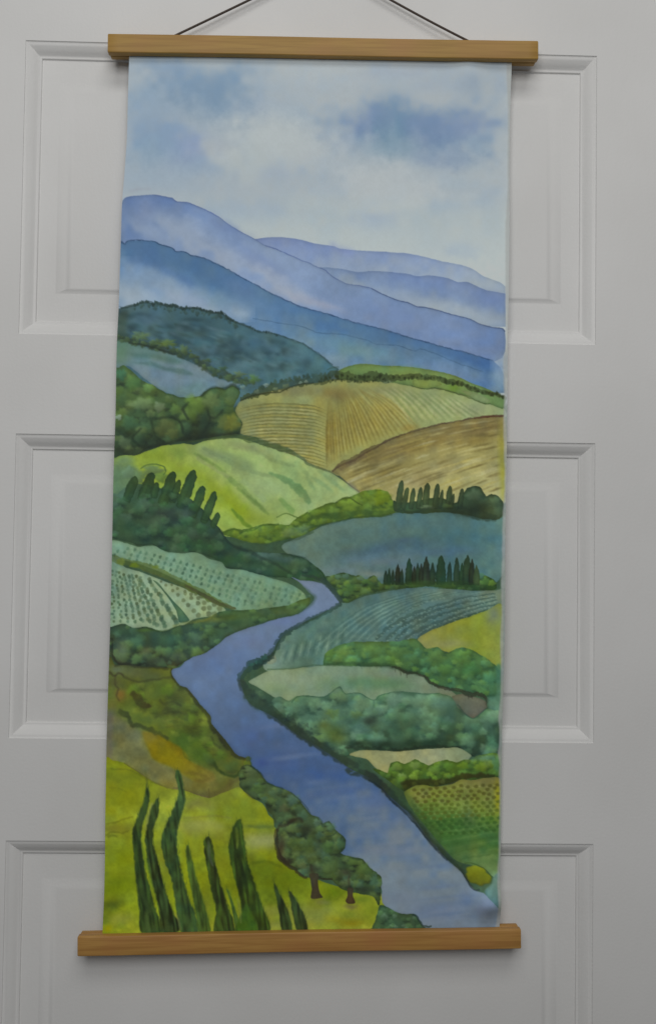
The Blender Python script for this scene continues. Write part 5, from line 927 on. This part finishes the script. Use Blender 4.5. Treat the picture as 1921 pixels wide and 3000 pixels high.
CV *= (1 + (0.05 * (N5 - .5) + .06 * (N12 - .5) + .05 * (N30 - .5)) * np.clip((Y - 900) / 250, .3, 1) * (1 - .6 * fr))[..., None]
CV += (5 * (NC - .5) * np.clip((Y - 800) / 200, 0, 1))[..., None] * np.array([1.0, .2, -1.0], np.float32)

# the washes run off the paper on the left: carry the colour at the edge outwards
ex = np.interp(np.arange(PH) / PS + PY0, [150, 590, 700, 1000, 1260, 1600, 2000, 2350, 2550, 2750], [372, 368, 361, 351, 346, 334, 325, 318, 314, 308])
for r in range(PH):
    k = int((ex[r] - PX0) * PS)
    if r / PS + PY0 > 600: CV[r, :k] = CV[r, k]

EXPO_Y = [150, 700, 1400, 2100, 2750]; EXPO_G = [0.58, 0.55, 0.50, 0.44, 0.375]

# ---------------------------------------------------------------- the sheet of paper that carries the picture
LEFT = [(0.44921, -0.16972), (0.40607, -0.16961), (0.37421, -0.16941), (0.34237, -0.17093), (0.32331, -0.17209), (0.31378, -0.17298), (0.27707, -0.1733), (0.23164, -0.1739), (0.21528, -0.17386), (0.20332, -0.17454), (0.16879, -0.17505), (0.13438, -0.17463), (0.10316, -0.17458), (0.09069, -0.17494), (0.05957, -0.17536), (0.01305, -0.17544), (-0.01788, -0.17555), (-0.04566, -0.17573), (-0.08567, -0.17594), (-0.12556, -0.17631), (-0.17143, -0.17655), (-0.23234, -0.176), (-0.26269, -0.17596), (-0.29296, -0.17591), (-0.32317, -0.17617), (-0.34367, -0.17694)]
RGHT = [(0.4575, 0.18472), (0.4058, 0.18384), (0.35431, 0.18339), (0.30305, 0.18365), (0.25196, 0.18321), (0.20105, 0.18234), (0.15037, 0.18232), (0.09987, 0.18243), (0.04956, 0.18164), (-0.00056, 0.18106), (-0.05048, 0.1813), (-0.10022, 0.18102), (-0.14977, 0.18013), (-0.19913, 0.17999), (-0.2483, 0.18018), (-0.29729, 0.1795)]
HM = np.array([[3241.8507935907073, 81.58833979544897, 897.1064696386243], [93.28787836544925, -3155.015320190618, 1600.0908233376942], [0.030172019651520932, 0.03812041466516636, 1.0]])   # sheet (x, z) -> drawing units
NU, NV = 600, 1320
u = np.linspace(0, 1, NU + 1)[None, :]; v = np.linspace(0, 1, NV + 1)[:, None]
zl = 0.4575 + (-0.3505 - 0.4575) * v; zr = 0.4622 + (-0.3460 - 0.4622) * v
def sm(tab):
    a = np.array(tab)[::-1]; zz = np.linspace(-0.36, 0.47, 400); xx_ = np.interp(zz, a[:, 0], a[:, 1])
    k = np.ones(13) / 13; xx_ = np.convolve(np.pad(xx_, 6, mode='edge'), k, 'valid'); return zz, xx_
zz, xl = sm(LEFT); _, xr = sm(RGHT)
GZ = zl * (1 - u) + zr * u
GX = np.interp(zl[:, 0], zz, xl)[:, None] * (1 - u) + np.interp(zr[:, 0], zz, xr)[:, None] * u
clampf = np.clip(v / 0.05, 0, 1) * np.clip((1 - v) / 0.035, 0, 1); clampf = clampf * clampf * (3 - 2 * clampf)
GY = np.zeros_like(GX)
GY -= 0.0022 * np.sin(v * 7.0 + 0.6) * np.sin(u * 3.4 + 0.5) + 0.0011 * np.sin(v * 17 + u * 3.0) + 0.0006 * np.sin(u * 11 + v * 4)
GY -= 0.0022 * (2 * u - 1) ** 2 * np.sin(v * 3.1)                            # long edges lift a little
GY *= clampf
GY -= 0.0095 * np.exp(-((u - 0.975) / 0.045) ** 2 - ((v - 0.966) / 0.015) ** 2)   # buckle in the lower right corner
GY -= 0.0022 * np.exp(-((u - 0.885) / 0.035) ** 2 - ((v - 0.022) / 0.020) ** 2)  # small buckle under the upper bar
GY -= 0.0020 * np.exp(-((u - 0.02) / 0.05) ** 2 - ((v - 0.86) / 0.03) ** 2)
GY = np.clip(GY, -0.02, 0.006)
edge = np.clip(np.minimum(v / 0.012, (1 - v) / 0.012), 0, 1); GY *= edge            # flat where the bars grip it
w_ = HM[2, 0] * GX + HM[2, 1] * GZ + HM[2, 2]
AX = (HM[0, 0] * GX + HM[0, 1] * GZ + HM[0, 2]) / w_; AY = (HM[1, 0] * GX + HM[1, 1] * GZ + HM[1, 2]) / w_
fx = np.clip((AX - PX0) * PS, 0, PW - 1.001); fy = np.clip((AY - PY0) * PS, 0, PH - 1.001)
ix = fx.astype(int); iy = fy.astype(int); fx = (fx - ix)[..., None]; fy = (fy - iy)[..., None]
PC = (CV[iy, ix] * (1 - fx) + CV[iy, ix + 1] * fx) * (1 - fy) + (CV[iy + 1, ix] * (1 - fx) + CV[iy + 1, ix + 1] * fx) * fy
PC = np.clip(PC / 255.0, 0, 1)
LIN = np.where(PC <= 0.04045, PC / 12.92, ((PC + 0.055) / 1.055) ** 2.4)
GAIN = np.interp(AY, EXPO_Y, EXPO_G)[..., None]      # divides out the light's falloff, so colours are lifted towards the sheet's foot
LIN = np.clip(LIN / GAIN, 0.002, 0.9)
nv = (NU + 1) * (NV + 1)
co = np.stack([GX - SO.x, GY, GZ - SO.z], -1).reshape(-1, 3).astype(np.float32)
me = bpy.data.meshes.new('painted_paper')
me.vertices.add(nv); me.vertices.foreach_set('co', co.ravel())
j, i = np.mgrid[0:NV, 0:NU]; a = (j * (NU + 1) + i).ravel()
quads = np.stack([a, a + NU + 1, a + NU + 2, a + 1], 1).astype(np.int32)
nf = len(quads); me.loops.add(nf * 4); me.polygons.add(nf)
me.loops.foreach_set('vertex_index', quads.ravel()); me.polygons.foreach_set('loop_start', np.arange(0, nf * 4, 4, dtype=np.int32))
me.polygons.foreach_set('use_smooth', np.ones(nf, bool)); me.update(calc_edges=True); me.validate()
at = me.color_attributes.new('paint', 'FLOAT_COLOR', 'POINT')
rgba = np.concatenate([LIN.reshape(-1, 3), np.ones((nv, 1))], 1).astype(np.float32)
at.data.foreach_set('color', rgba.ravel())
me.materials.append(M_PAPER)
paper = bpy.data.objects.new('painted_paper', me); COL.objects.link(paper); paper.parent = scroll
paper['label'] = 'paper sheet painted with a blue river winding between green fields'
